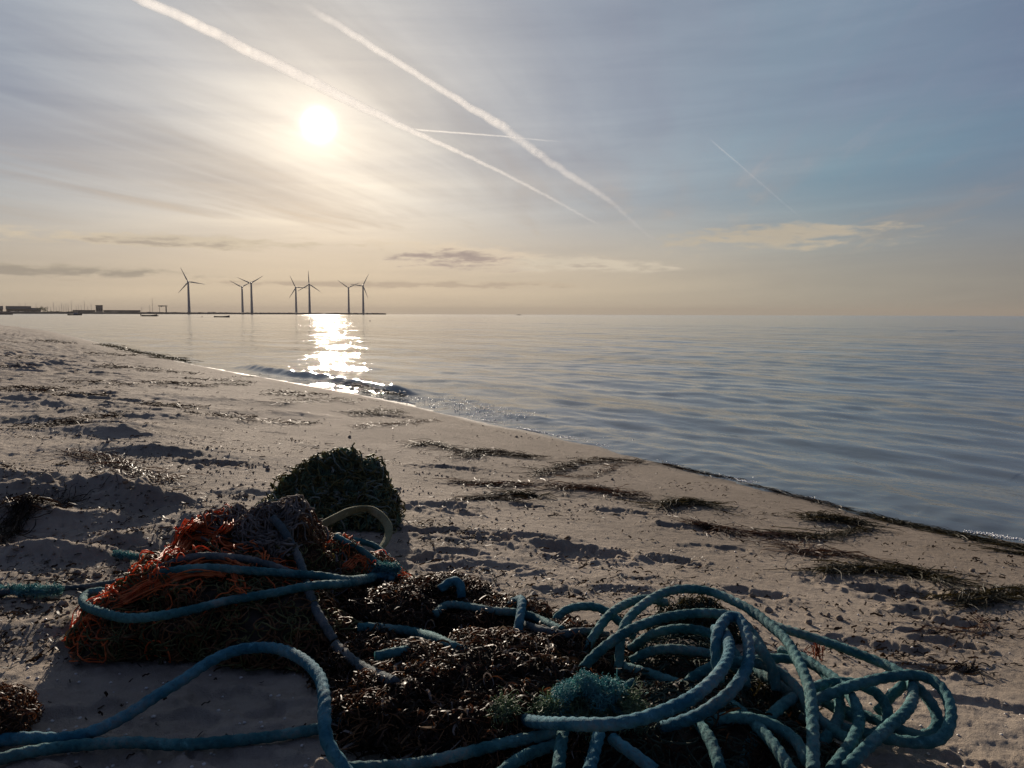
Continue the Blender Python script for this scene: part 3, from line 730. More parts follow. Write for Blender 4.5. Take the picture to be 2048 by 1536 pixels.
# ------------------------------------------------------------------ the big coil
coil = tag(empty('rope_coil', below(G(1450, 1440))), 'big tangled coil of thick teal rope with wide loops arching over the sand', 'rope coil')
LOOPS = [
    ([(1170, 1312, .05), (1180, 1284, .08), (1196, 1259, .10), (1219, 1230, .118), (1245, 1211, .125), (1273, 1201, .125), (1300, 1198, .115), (1330, 1205, .09)], 'teal'),
    ([(1234, 1370, .02), (1237, 1335, .05), (1239, 1300, .08), (1243, 1268, .11), (1255, 1241, .13), (1278, 1215, .145), (1309, 1194, .155), (1343, 1182, .16), (1382, 1179, .162), (1418, 1183, .162), (1451, 1194, .16), (1481, 1209, .158), (1514, 1229, .155), (1542, 1251, .152), (1571, 1279, .148), (1593, 1314, .142), (1609, 1349, .135), (1621, 1387, .125), (1626, 1431, .11), (1627, 1482, .095), (1625, 1545, .08)], 'teal'),
    ([(1165, 1345, .06), (1170, 1333, .075), (1191, 1310, .10), (1217, 1287, .118), (1248, 1266, .132), (1284, 1250, .142), (1322, 1237, .148), (1361, 1229, .15), (1402, 1226, .15), (1438, 1228, .147), (1472, 1234, .14), (1500, 1258, .13), (1520, 1290, .115), (1536, 1325, .095), (1545, 1365, .07)], 'teal'),
    ([(1000, 1425, .0), (1040, 1437, .05), (1080, 1444, .09), (1129, 1448, .118), (1180, 1449, .135), (1232, 1447, .142), (1284, 1437, .15), (1330, 1421, .157), (1369, 1403, .165), (1402, 1382, .172), (1433, 1354, .18), (1451, 1326, .185), (1459, 1300, .186), (1456, 1280, .182), (1446, 1262, .172), (1430, 1258, .155)], 'blue'),
    ([(1437, 1360, .12), (1433, 1331, .15), (1431, 1297, .172), (1434, 1269, .188), (1444, 1248, .198), (1460, 1233, .20), (1479, 1237, .198), (1491, 1260, .192), (1498, 1298, .18), (1495, 1330, .17), (1482, 1357, .16), (1463, 1382, .148), (1435, 1405, .13), (1398, 1428, .11), (1350, 1446, .085), (1310, 1458, .055), (1270, 1464, .02)], 'blue'),
    ([(1106, 1262, .03), (1109, 1252, .05), (1114, 1236, .072), (1130, 1221, .088), (1155, 1213, .094), (1186, 1213, .094), (1211, 1222, .086), (1232, 1238, .074), (1252, 1255, .055), (1268, 1275, .035)], 'teal'),
    ([(1500, 1222, .10), (1525, 1238, .10), (1552, 1252, .10), (1584, 1262, .10), (1622, 1274, .10), (1659, 1286, .099), (1697, 1299, .098), (1735, 1314, .096), (1773, 1331, .094), (1798, 1346, .092), (1824, 1366, .09), (1846, 1386, .086), (1866, 1412, .078), (1875, 1440, .068), (1868, 1460, .058), (1849, 1470, .05), (1824, 1467, .045), (1790, 1455, .04), (1750, 1440, .036), (1715, 1428, .034), (1670, 1420, .03)], 'teal'),
    ([(1620, 1408, .07), (1644, 1396, .085), (1672, 1384, .095), (1704, 1371, .103), (1742, 1361, .108), (1780, 1354, .112), (1821, 1350, .114), (1856, 1356, .114), (1881, 1374, .11), (1897, 1403, .102), (1902, 1434, .09), (1894, 1464, .078), (1872, 1481, .066), (1837, 1484, .058), (1792, 1480, .052), (1748, 1472, .048), (1704, 1462, .045), (1650, 1450, .04), (1600, 1432, .035)], 'teal'),
    ([(1815, 1350, .09), (1825, 1368, .10), (1828, 1388, .102), (1822, 1408, .10), (1805, 1431, .095), (1780, 1452, .088), (1748, 1482, .08), (1716, 1513, .07), (1690, 1542, .06)], 'teal'),
    ([(1500, 1322, .06), (1542, 1317, .068), (1583, 1317, .072), (1618, 1324, .076), (1650, 1343, .08), (1678, 1365, .082), (1698, 1388, .082), (1714, 1416, .08), (1717, 1448, .075), (1706, 1480, .07), (1686, 1510, .065), (1660, 1542, .06)], 'teal'),
    ([(1510, 1335, .07), (1524, 1350, .07), (1540, 1362, .068), (1567, 1378, .066), (1596, 1402, .064), (1628, 1426, .06), (1655, 1450, .056), (1687, 1473, .052), (1720, 1490, .05)], 'teal'),
    ([(1625, 1388, .05), (1640, 1398, .05), (1669, 1415, .046), (1701, 1434, .04), (1730, 1445, .034)], 'teal'),
    ([(1755, 1424, .03), (1762, 1415, .04), (1780, 1393, .06), (1799, 1376, .075), (1815, 1362, .085)], 'teal'),
    ([(1445, 1398, .06), (1463, 1409, .07), (1495, 1434, .075), (1527, 1466, .075), (1556, 1502, .07), (1584, 1545, .06)], 'teal'),
    ([(1240, 1330, .045), (1258, 1336, .055), (1297, 1346, .06), (1335, 1359, .06), (1374, 1374, .055), (1410, 1392, .045)], 'teal'),
    ([(1262, 1322, .06), (1284, 1309, .075), (1309, 1301, .085), (1348, 1299, .09), (1387, 1304, .09), (1418, 1309, .085), (1450, 1322, .075), (1490, 1345, .06)], 'teal'),
    ([(1290, 1372, .05), (1309, 1381, .058), (1335, 1390, .06), (1369, 1390, .058), (1400, 1380, .05)], 'teal'),
    ([(1270, 1400, .05), (1310, 1396, .06), (1350, 1412, .065), (1390, 1440, .07), (1420, 1480, .07), (1440, 1540, .06)], 'teal'),
    ([(1330, 1420, .03), (1360, 1380, .06), (1400, 1345, .085), (1450, 1325, .10), (1510, 1325, .105), (1560, 1345, .10), (1600, 1385, .085), (1622, 1430, .065), (1630, 1480, .045)], 'teal'),
    ([(1480, 1540, .03), (1500, 1490, .05), (1535, 1440, .065), (1580, 1400, .075), (1640, 1372, .08), (1700, 1366, .08), (1752, 1385, .074), (1775, 1420, .06), (1768, 1455, .045), (1735, 1475, .03)], 'teal'),
    ([(1560, 1300, .07), (1600, 1312, .075), (1640, 1338, .075), (1668, 1372, .07), (1680, 1412, .06), (1672, 1450, .05), (1640, 1490, .04)], 'teal'),
    ([(1260, 1300, .05), (1300, 1272, .09), (1350, 1258, .11), (1405, 1262, .115), (1450, 1285, .11), (1480, 1325, .095), (1492, 1370, .08)], 'teal'),
    ([(1380, 1460, .05), (1430, 1440, .07), (1490, 1436, .08), (1545, 1450, .08), (1590, 1480, .07), (1615, 1525, .06)], 'teal'),
    ([(1490, 1266, .14), (1512, 1290, .14), (1534, 1318, .125), (1548, 1348, .10), (1552, 1380, .075)], 'teal'),
]
for ctrl, m in LOOPS:
    b = MB(); rope_mesh(b, rope_pts(ctrl), .0091); b.build('rope_loop', M[m], coil)
# frayed knot lying in the coil
kc = G(1180, 1388, .105)
fk = tag(empty('frayed_knot', tuple(kc)), 'fluffy frayed pale teal knot on top of the long blue arc of the coil', 'frayed rope')
b = MB()
for i in range(6):
    q = [kc + np.array([random.uniform(-.085, -.05), random.gauss(0, .014), random.gauss(-.034, .010)]), kc + rng.normal(size=3) * .014 - np.array([0, 0, .014]), kc + np.array([random.uniform(.03, .09), random.gauss(0, .016), random.gauss(-.026, .014)])]
    rope_mesh(b, catmull(q, .004), .0062, 3)
b.build('rope_strands', M['teal'], fk)
b = MB()
for q_ in range(14): fray(b, kc + np.array([random.uniform(-.055, .05), random.gauss(-.004, .012), random.gauss(.002, .008)]), random.uniform(.010, .022), random.randrange(160, 480), random.uniform(.010, .024), .00045)
b.build('frayed_fibre', M['cyan'], fk)
b = MB()
for q_ in range(12): fray(b, kc + np.array([random.gauss(0, .055), random.gauss(-.008, .014), random.gauss(-.022, .008)]), .022, 160, .035, .0006)
b.build('matted_fibre', M['green'], fk)
# frayed knot where the looped rope ends
kc = HEAPS.hit(762, 1146, .02)
fk = tag(empty('frayed_knot', tuple(kc)), 'frayed knot with blue-green fluff and an orange fringe beside the orange net heap', 'frayed rope')
b = MB()
for i in range(7):
    q = [kc + np.array([random.uniform(-.04, -.02), random.gauss(0, .014), random.gauss(-.004, .008)]), kc + rng.normal(size=3) * .012, kc + np.array([random.uniform(.02, .04), random.gauss(0, .014), random.gauss(-.008, .008)])]
    rope_mesh(b, catmull(q, .004), .008, 1.5)
b.build('rope_strands', M['blue'], fk)
b = MB()
for dx in (-.025, -.01, .005, .02, .035): fray(b, kc + np.array([dx, 0, .010]), .016, 380, .018, .00045)
b.build('frayed_fibre', M['cyan'], fk)
b = MB(); fray(b, kc + np.array([-.035, 0, .012]), .016, 90, .04, .0009)
b.build('orange_fringe', M['orange'], fk)
b = MB(); fray(b, HEAPS.hit(803, 1160, .004), .02, 150, .035, .0010)
b.build('orange_fringe', M['orange'], fk)
# fluffy end of the grey-green rope on the left
kc = G(25, 1182, .014); b = MB()
for dx in np.linspace(-.10, .10, 11): fray(b, kc + np.array([dx, random.gauss(0, .006), .0]), .015, 300, .016, .0005, .1)
tag(b.build('frayed_rope_end', M['cyan'], origin=tuple(kc)), 'fluffy unravelled teal rope end on sand, left of the orange net heap', 'frayed rope')
kc = G(258, 1112, .012); b = MB()
for t in np.linspace(-1, 1, 8): fray(b, kc + np.array([t * .045, -t * .02, .0]), .010, 160, .014, .0005, .1)
tag(b.build('twine_scrap', M['cyan'], origin=tuple(kc)), 'small curl of pale teal twine half buried in sand behind the grey-green rope', 'twine')
# blue rope end behind the weed
rope('rope', [(880, 1178, .085), (902, 1163, .10), (916, 1164, .105), (922, 1178, .09), (921, 1195, .07)], M['blue'], 'stubby bright blue rope bend poking up at the far edge of the seaweed heap', rad=.010)
# yellow strap loop
def strap():
    P = catmull([G(*c) for c in [(640, 1052, .11), (673, 1035, .125), (703, 1022, .135), (734, 1018, .138), (759, 1030, .128), (776, 1052, .108), (776, 1073, .088), (764, 1094, .066), (750, 1112, .045)]], .006)
    b = MB(); T = np.gradient(P, axis=0); C = P.mean(0); n = len(P)
    S = []
    for p, t in zip(P, T):
        o = p - C; o -= t * (o @ t) / (t @ t); o /= np.linalg.norm(o); S.append(np.array([.25, -.95, .15]) * .4 + o * .3)
    S = np.array(S); S -= T * (np.sum(S * T, 1) / np.sum(T * T, 1))[:, None]; S /= np.linalg.norm(S, axis=1)[:, None]
    N = np.cross(T, S); N /= np.linalg.norm(N, axis=1)[:, None]
    V = []; hw, ht = .0125, .0028
    prof = [(-1, -.7), (-.85, -1), (.85, -1), (1, -.7), (1, .7), (.85, 1), (-.85, 1), (-1, .7)]
    for i in range(n): V += [P[i] + S[i] * hw * a + N[i] * ht * c for a, c in prof]
    k = len(prof); F = [(i * k + j, i * k + (j + 1) % k, (i + 1) * k + (j + 1) % k, (i + 1) * k + j) for i in range(n - 1) for j in range(k)]
    b.add(V, F); o = b.build('strap_loop', M['strap'], origin=tuple(P[0]))
    tag(o, 'flat yellowish strap bent in a loop in front of the green net bundle', 'strap')
strap()
b = MB(); p = G(1632, 1290, .085)
for i in range(22):
    a = p + np.array([random.gauss(0, .008), random.gauss(0, .006), random.uniform(-.004, .004)])
    b.tube([a, a + np.array([random.gauss(0, .004), random.gauss(0, .004), -.014]), a + np.array([random.gauss(0, .007), random.gauss(0, .006), -random.uniform(.02, .036)])], .0011, 3, cap=False)
tag(b.build('twine_tuft', M['rust'], origin=tuple(p)), 'small rust-coloured twine tuft hanging from the long rope of the coil', 'twine')
# ------------------------------------------------------------------ seaweed washed up on the sand
def weed(label, path, spread, count, mat, length=(.04, .16), wid=(.0009, .0021), hump=.018, group='seaweed clumps on the sand', name='seaweed_clump', ground=None, along=.6, stuff=False):
    P = np.array([G(*p)[:2] for p in path]); L = np.concatenate([[0], np.cumsum(np.linalg.norm(np.diff(P, axis=0), axis=1))]); tot = max(L[-1], .02)
    rib = []; spread *= .78; along *= .8
    for i in range(int(count * 1.35)):
        s = random.random() * tot; e = .03 + .02 * tot
        c = np.array([np.interp(s, L, P[:, k]) for k in (0, 1)]); c2 = np.array([np.interp(min(s + e, tot), L, P[:, k]) for k in (0, 1)]); c1 = np.array([np.interp(max(s - e, 0), L, P[:, k]) for k in (0, 1)])
        t = c2 - c1; t /= np.linalg.norm(t) + 1e-9
        w = spread * (.45 + .8 * max(0, float(noise(np.array([s * 9 + 5]), np.array([len(label) * 1.3]), 801)[0]) + .3))
        off = random.gauss(0, 1) * w; c = c + np.array([-t[1], t[0]]) * off + t * random.gauss(0, .4) * spread
        a = math.atan2(t[1], t[0]) + random.gauss(0, along) + (math.pi if random.random() < .5 else 0)
        ln = random.uniform(*length) * (.7 if random.random() < .75 else 1.8); k = max(4, int(ln / .014)); cu = random.gauss(0, 5); pts = []; q = c.copy()
        for j in range(k):
            pts.append(q.copy()); q = q + np.array([math.cos(a), math.sin(a)]) * ln / k; a += cu * ln / k + random.gauss(0, .18)
            if random.random() < .2: cu = random.gauss(0, 7)
        lift = .55 * hump * random.random() * math.exp(-(off / (spread * 1.3)) ** 2)
        rib.append((np.array(pts), lift, random.random() ** 3 * hump * .6, random.uniform(*wid)))
    A = np.concatenate([r_[0] for r_ in rib]); Z = ground_z(A[:, 0], A[:, 1], False) if ground is None else ground(A[:, 0], A[:, 1])
    b = MB(); i0 = 0; o0 = np.array([P[:, 0].mean(), P[:, 1].mean(), float(Z.mean())])
    for pts, lift, arc, w in rib:
        n = len(pts); s = np.linspace(0, 1, n); z = Z[i0:i0 + n] + .002 + lift + arc * np.sin(math.pi * s) + .0015 * np.sin(s * 9 + lift * 900); i0 += n
        b.ribbon(np.column_stack([pts, z]), w * np.sqrt(np.clip(np.sin(math.pi * (.05 + .9 * s)), .05, 1)), np.array([0, 0, 1.0]) + rng.normal(size=3) * .5)
    o = b.build(name, M[mat], origin=tuple(o0))
    if stuff: tag(o, kind='stuff')
    else: tag(o, label, 'seaweed', group)
    return o
W = 'weed'; RW = 'redweed'; GW = 'greenweed'
weed('trail of olive and reddish seaweed just behind the dug sand bank', [(140, 913), (205, 920), (250, 936), (285, 955), (345, 965)], .055, 420, RW, hump=.03)
weed('thick dark seaweed clump with a thin tail, above the green net bundle towards the water', [(925, 915), (960, 905), (1000, 909), (1040, 914), (1072, 917)], .06, 520, W, hump=.035)
weed('thin curved seaweed tail between the green net and the thick dark clump', [(825, 893), (865, 885), (900, 897), (945, 908)], .035, 260, W, hump=.02)
weed('ring-shaped wreath of brown seaweed on smooth sand', [(1066, 953), (1110, 941), (1150, 930), (1190, 924), (1235, 923), (1285, 926)], .04, 460, W, hump=.03)
weed('thin arc of brown strands closing the wreath of seaweed on its landward side', [(1140, 955), (1180, 956), (1215, 945), (1235, 930)], .02, 120, RW, hump=.014)
weed('long reddish brown seaweed streak just inland of the wreath', [(1105, 974), (1160, 977), (1210, 981), (1245, 990), (1280, 993)], .035, 400, RW, hump=.026)
weed('rounded olive seaweed mat with a wispy end, between the wreath and the large olive clump', [(1325, 1012), (1360, 1006), (1395, 1010), (1425, 1013)], .035, 330, GW, hump=.03)
weed('large upright olive seaweed clump near the wet sand', [(1618, 1042), (1655, 1042), (1690, 1048), (1728, 1055)], .034, 420, GW, hump=.042)
weed('flattened dark lower edge of the large olive seaweed clump', [(1580, 1072), (1630, 1076), (1690, 1068), (1720, 1062)], .022, 220, GW, hump=.022)
weed('low reddish seaweed wisps beside a footprint, landward of the olive mat', [(1395, 1048), (1430, 1056), (1470, 1066)], .022, 180, RW, hump=.014)
weed('reddish seaweed trail leading to the large olive clump', [(1515, 1068), (1560, 1072), (1600, 1072)], .02, 160, RW, hump=.014)
weed('scraggly brown seaweed strands below the large olive clump', [(1570, 1092), (1610, 1105), (1660, 1104), (1705, 1112)], .022, 200, RW, hump=.018)
weed('wide mat of olive brown seaweed around the deep footprint', [(1650, 1142), (1720, 1138), (1780, 1140), (1840, 1145), (1895, 1165)], .032, 560, GW, hump=.026)
weed('bushy dark olive seaweed cut by the picture edge beside smooth sand', [(1925, 1208), (1975, 1196), (2020, 1190), (2070, 1188)], .038, 460, GW, hump=.034)
weed('small flat weed scrap on smooth damp sand at the picture edge', [(2000, 1104), (2030, 1108), (2060, 1112)], .014, 70, GW, hump=.01)
weed('forked brown seaweed streak below the breaking wave', [(715, 858), (750, 852), (800, 850), (850, 843), (872, 841)], .05, 240, RW, hump=.025)
weed('dark humped seaweed pile below the breaking wave', [(705, 832), (740, 828), (780, 823), (802, 828)], .07, 260, W, hump=.05)
weed('straight dark seaweed streak ending in a knob, far up the beach', [(560, 812), (620, 804), (680, 801), (706, 808)], .06, 240, W, hump=.05)
weed('thin line of seaweed near the bend of the waterline', [(430, 764), (480, 757), (540, 752), (580, 748)], .07, 200, W, hump=.05)
weed('spotty reddish seaweed on trodden sand seaward of the green net bundle', [(915, 962), (960, 965), (1010, 968), (1055, 968)], .02, 330, RW, hump=.016)
weed('short dark seaweed streak beside a clod of sand, in line with the yellow strap', [(940, 998), (985, 996), (1030, 1000)], .022, 150, W, hump=.014)
weed('small green weed tuft on the trodden sand', [(1020, 985), (1045, 986), (1072, 990)], .018, 110, GW, hump=.016)
weed('little dark weed tuft by the dug sand bank, behind the orange net heap', [(285, 986), (310, 984), (332, 990)], .022, 110, W, hump=.016)
weed('dark weed half buried in the dug sand bank on the landward side', [(-20, 1088), (20, 1065), (60, 1045), (95, 1030)], .035, 330, W, hump=.03)
weed('thin looping strand of reddish weed on the sand near the coil', [(1855, 1258), (1900, 1262), (1945, 1266), (1978, 1254), (1960, 1240)], .008, 50, RW, hump=.01)
weed('fine dark strand of weed past the outer loop of the coil', [(1850, 1336), (1890, 1338), (1950, 1336), (1925, 1330)], .006, 40, W, hump=.008)
GL = 'wrack line along the wet edge of the sand'
weed('thin faint stretch of weed line at the wet edge, farthest along the beach', [(1330, 930), (1400, 947), (1480, 962)], .02, 220, W, name='wrack_line', group=GL, along=.3)
weed('middle stretch of weed line at the wet edge, between the thin and the thick one', [(1500, 972), (1600, 996), (1700, 1022)], .018, 260, W, name='wrack_line', group=GL, along=.3)
weed('thick dark stretch of weed line at the wet edge, reaching the picture edge', [(1740, 1034), (1850, 1060), (1950, 1080), (2070, 1104)], .026, 700, GW, name='wrack_line', group=GL, along=.3, hump=.024)
weed('dark weed line floating in the small breaking wave', [(585, 755), (640, 765), (700, 778), (760, 793), (812, 803)], .07, 800, W, name='wrack_line', group=GL, along=.35, hump=.06, length=(.05, .2), wid=(.002, .0045), ground=lambda x, y: np.maximum(ground_z(x, y, False), 0.0) + .03)
weed('greenish weed band along the curve of the beach far off', [(215, 690), (260, 702), (320, 714), (375, 725)], .22, 600, GW, name='wrack_line', group=GL, along=.35, hump=.06, length=(.1, .4), wid=(.004, .010))

# scraps, clods and shells nobody could count
def scatter(n, region):
    out = []; got = 0
    while got < n:
        q = np.array([region() for _ in range(n)]); p = GB(q[:, 0], q[:, 1]); d = shore(p[:, 0], p[:, 1])[0]
        a = np.column_stack([p[:, :2], d])[d > .35]; out.append(a); got += len(a)
    return np.concatenate(out)[:n]
def reg_all(): return random.uniform(-60, 2110), 690 + 846 * random.random() ** .8
def reg_far(): return random.uniform(-60, 2110), 690 + 640 * random.random() ** .9
def clustered(n, k, rad, region):
    c = scatter(k, region)[rng.integers(0, k, n)]; r_ = rad * np.exp(rng.normal(size=n) * .5) * (1 + np.hypot(c[:, 0], c[:, 1]) * .25); u = rng.normal(size=n)
    return np.column_stack([c[:, 0] + r_ * (u * math.cos(-.35) + rng.normal(size=n) * .3), c[:, 1] + r_ * (u * math.sin(-.35) * .6 + rng.normal(size=n) * .35)])
S = np.concatenate([clustered(4600, 230, .06, reg_far), scatter(1500, reg_far)[:, :2], scatter(45, lambda: (random.uniform(60, 1000), random.uniform(1340, 1530)))[:, :2]])
b = MB(); Z = ground_z(S[:, 0], S[:, 1])
for (x, y), z in zip(S, Z):
    if float(np.hypot(x, y)) < .8: continue
    a = random.gauss(-.2, .9); r_ = np.hypot(x, y); L = random.uniform(.006, .028) * (1 + r_ * .12) * (1 if random.random() < .93 else 2.2); w = random.uniform(.0008, .0024) * (1 + r_ * .10)
    k = 4; q = np.array([x, y, z + .003]); pts = []; 
    for j in range(k):
        pts.append(q.copy()); q = q + np.array([math.cos(a), math.sin(a), 0]) * L / k; a += random.gauss(0, .5); q[2] = z + .003 + random.uniform(0, .006)
    b.ribbon(np.array(pts), w, np.array([0, 0, 1.0]) + rng.normal(size=3) * .6)
tag(b.build('seaweed_scraps', M['weed']), kind='stuff')
# the far rows of drift lines
b = MB()
for i in range(40):
    px = random.uniform(-40, 640); py = random.uniform(672, 860); p = G(px, py); d = float(shore(p[0], p[1])[0])
    if d < .8: continue
    r_ = math.hypot(p[0], p[1]); L = random.uniform(.03, .09) * r_; m = int(50 + L * 60)
    X = p[0] + np.linspace(-.5, .5, m) * L * math.cos(-.15); Y = p[1] + np.linspace(-.5, .5, m) * L * math.sin(.35) + rng.normal(size=m) * .012 * r_ ; Zs = ground_z(X, Y, False)
    for x, y, z in zip(X, Y, Zs):
        a = random.gauss(0, .7); l = random.uniform(.02, .06) * (1 + r_ * .08)
        pts = np.array([[x + math.cos(a) * l * t, y + math.sin(a) * l * t, z + .004 + random.uniform(0, .012) * (1 + r_ * .1)] for t in (-.5, 0, .5)])
        b.ribbon(pts, random.uniform(.001, .0028) * (1 + r_ * .08), np.array([0, 0, 1.0]) + rng.normal(size=3) * .5)
tag(b.build('drift_weed', M['weed']), kind='stuff')
def blob(b, c, r, sq=.7, seed=0):
    nu, nv = 7, 5; V = []; F = []
    for i in range(nv):
        ph = -math.pi / 2 + math.pi * i / (nv - 1)
        for j in range(nu):
            t = 2 * math.pi * j / nu; k = r * random.uniform(.72, 1.2)
            V.append((c[0] + k * math.cos(ph) * math.cos(t), c[1] + k * math.cos(ph) * math.sin(t), c[2] + k * sq * math.sin(ph)))
    for i in range(nv - 1):
        for j in range(nu): F.append((i * nu + j, i * nu + (j + 1) % nu, (i + 1) * nu + (j + 1) % nu, (i + 1) * nu + j))
    b.add(V, F)
def reg_left(): return random.uniform(-60, 560), random.uniform(900, 1240)
S = np.concatenate([clustered(1100, 60, .06, reg_left), clustered(700, 70, .05, reg_far), scatter(200, reg_far)[:, :2]])
Z = ground_z(S[:, 0], S[:, 1]); b = MB()
for (x, y), z in zip(S, Z):
    if float(np.hypot(x, y)) < .9: continue
    r_ = random.uniform(.0018, .006) * (1 if random.random() < .93 else 2.2); blob(b, (x, y, z + r_ * .35), r_, .75)
tag(b.build('sand_clods', M_SAND, smooth=True), kind='stuff')
S = scatter(650, reg_all); Z = ground_z(S[:, 0], S[:, 1]); b = MB()
for (x, y, d), z in zip(S, Z):
    if float(np.hypot(x, y)) < .8: continue
    r_ = random.uniform(.0015, .0042); blob(b, (x, y, z + r_ * .3), r_, .6)
tag(b.build('shell_grit', M['shell']), kind='stuff')

# foam beads where the water laps the sand
b = MB()
px = rng.uniform(790, 2080, 4200); q = GB(px, np.interp(px, [800, 1000, 1200, 1400, 1600, 1800, 2048, 2100], [803, 849, 892, 944, 992, 1044, 1084, 1094]))
k = noise(q[:, 0] * 3.1, q[:, 1] * 3.1, 901) > rng.uniform(-.5, .45, len(q)); q = q[k]; n_ = len(q)
o = .0 + rng.normal(size=n_) * .016 + .015 + np.where(rng.random(n_) < .06, np.abs(rng.normal(size=n_) * .15), 0); x = q[:, 0] + .831 * o; y = q[:, 1] + .556 * o
z = np.maximum(ground_z(x, y), .006); r_ = rng.uniform(.0014, .0045, n_) * (1 + .03 * np.hypot(x, y))
for a in zip(x, y, z + r_ * .2, r_): blob(b, a[:3], a[3], .7)
px = rng.uniform(800, 985, 500); q = np.array([at0(a, c) for a, c in zip(px, np.interp(px, [790, 985], [797, 846]))]); o = np.abs(rng.normal(size=500) * .2 + .3); r_ = rng.uniform(.003, .007, 500)
for a in zip(q[:, 0] + .831 * o, q[:, 1] + .556 * o, r_): blob(b, (a[0], a[1], .018 + a[2] * .2), a[2], .6)
tag(b.build('foam', M['foam']), kind='stuff')

# ------------------------------------------------------------------ across the water
M['steel'] = mat_plain('painted_steel', (.36, .35, .34), .5, .08, .2)
M['dark'] = mat_plain('dark_stone', (.055, .052, .05), .9, .3, .3)
M['wall'] = mat_plain('harbour_wall_paint', (.10, .105, .115), .85, .2, .2)
M['wall2'] = mat_plain('harbour_brick', (.075, .06, .052), .85, .25, .3)
M['roof'] = mat_plain('roof_sheet', (.06, .062, .068), .8, .2, .3)
M['pane'] = mat_plain('window_pane', (.02, .025, .03), .2, .2, .5)
M['hull'] = mat_plain('boat_hull', (.045, .045, .05), .5, .3, .6)
M['hullw'] = mat_plain('yacht_hull', (.40, .40, .40), .4, .1, .3)
M['mast'] = mat_plain('mast_metal', (.22, .21, .20), .5, .1, .5)
M['bark'] = mat_plain('bark', (.06, .045, .035), .9, .3, 2)
M['leaf'] = mat_fibre('leaf', (.025, .035, .018), (.05, .065, .03), .3, .6, .3, .8)
M['buoy'] = mat_plain('buoy', (.10, .03, .02), .5, .2, 4)
def pt(px, dist, z=0.0):
    q = far(px, dist); return np.array([q[0], q[1], z])
def px_h(px, dpx, dist):
    """height of something dpx tall at a distance in a column"""
    d = ray(px, 628); return dpx / FPX * dist * (math.hypot(d[0], d[1]) and abs(np.dot(d[:2] / np.hypot(d[0], d[1]), [0, 1])))
# breakwater
def wall_run(name, pxs, label, cat, h, w, mat, z0=-1.0):
    b = MB(); P = [pt(px, dist) for px, dist in pxs]
    P = catmull(np.array(P), 4.0); n = len(P); T = np.gradient(P, axis=0); S = np.cross(T, [0, 0, 1.0]); S /= np.linalg.norm(S, axis=1)[:, None]
    V = []; k = 6
    for i in range(n):
        j = 1 + .10 * random.uniform(-1, 1)
        for a, c in ((-1.5, 0), (-.75, h * .7), (-.5, h), (.5, h), (.75, h * .7), (1.5, 0)):
            V.append(P[i] + S[i] * a * w * .5 + np.array([0, 0, c * j if c else z0]) + rng.normal(size=3) * .12)
    F = [(i * k + a, i * k + a + 1, (i + 1) * k + a + 1, (i + 1) * k + a) for i in range(n - 1) for a in range(k - 1)]
    F += [tuple(range(k)), tuple((n - 1) * k + a for a in reversed(range(k)))]
    b.add(V, F); o = b.build(name, mat, smooth=False, origin=tuple(P[0])); return tag(o, label, cat)
wall_run('breakwater', [(-60, 900), (100, 930), (340, 970), (560, 1060), (700, 1120), (770, 1140)], 'long low dark breakwater carrying the row of wind turbines', 'breakwater', 2.2, 9, M['dark'])

def turbine(label, px, base_y, hub, tips, dist):
    bx = pt(px, dist); hz = px_h(px, 0, dist)
    d = ray(px, 628); fwd = math.hypot(*d[:2]); cosr = d[1] / fwd
    S = dist * cosr / FPX                                   # metres a photo pixel spans at that distance
    H = (base_y - hub[1]) * S + 1.2
    root = tag(empty('wind_turbine', (bx[0], bx[1], 0.0)), label, 'wind turbine', 'wind turbines on the breakwater')
    e = np.array([d[0], d[1], 0]) / fwd; rt = np.array([e[1], -e[0], 0])
    b = MB(); zs = np.linspace(-.5, H - 1.0, 9); b.tube([bx + np.array([0, 0, z]) for z in zs], np.linspace(1.75, 1.0, 9), 14); b.build('tower', M['steel'], root)
    top = bx + np.array([0, 0, H])
    b = MB(); A = [top + e * t for t in (4.2, 3.9, 1.5, -1.6, -2.2)]; b.tube(A, [.6, 1.25, 1.45, 1.3, .9], 10); b.build('nacelle', M['steel'], root)
    hb = top - e * 3.1
    b = MB(); b.tube([hb + e * 1.0, hb + e * .2, hb - e * .7, hb - e * 1.2], [1.0, 1.05, .75, .15], 12); b.build('hub', M['steel'], root)
    for tp in tips:
        v = (rt * (tp[0] - hub[0]) + np.array([0, 0, hub[1] - tp[1]])) * S
        L = max(np.linalg.norm(v), 17.0); v /= np.linalg.norm(v); w = np.cross(v, e)
        b = MB(); k = 9; V = []
        for i, (s, c, th) in enumerate([(0, .45, .45), (.06, .5, .42), (.16, 1.15, .3), (.26, 1.05, .24), (.45, .85, .18), (.65, .62, .13), (.82, .45, .09), (.94, .3, .06), (1, .08, .03)]):
            o = hb + v * (.5 + s * L)
            V += [o - w * c * .45, o + e * th - w * c * .1, o + w * c * .85, o - e * th - w * c * .1]
        F = [(i * 4 + j, i * 4 + (j + 1) % 4, (i + 1) * 4 + (j + 1) % 4, (i + 1) * 4 + j) for i in range(k - 1) for j in range(4)] + [(3, 2, 1, 0), tuple((k - 1) * 4 + j for j in range(4))]
        b.add(V, F); b.build('blade', M['steel'], root)
dn = lambda h, l=27, dx=1.5: (h[0] + dx, h[1] + l)
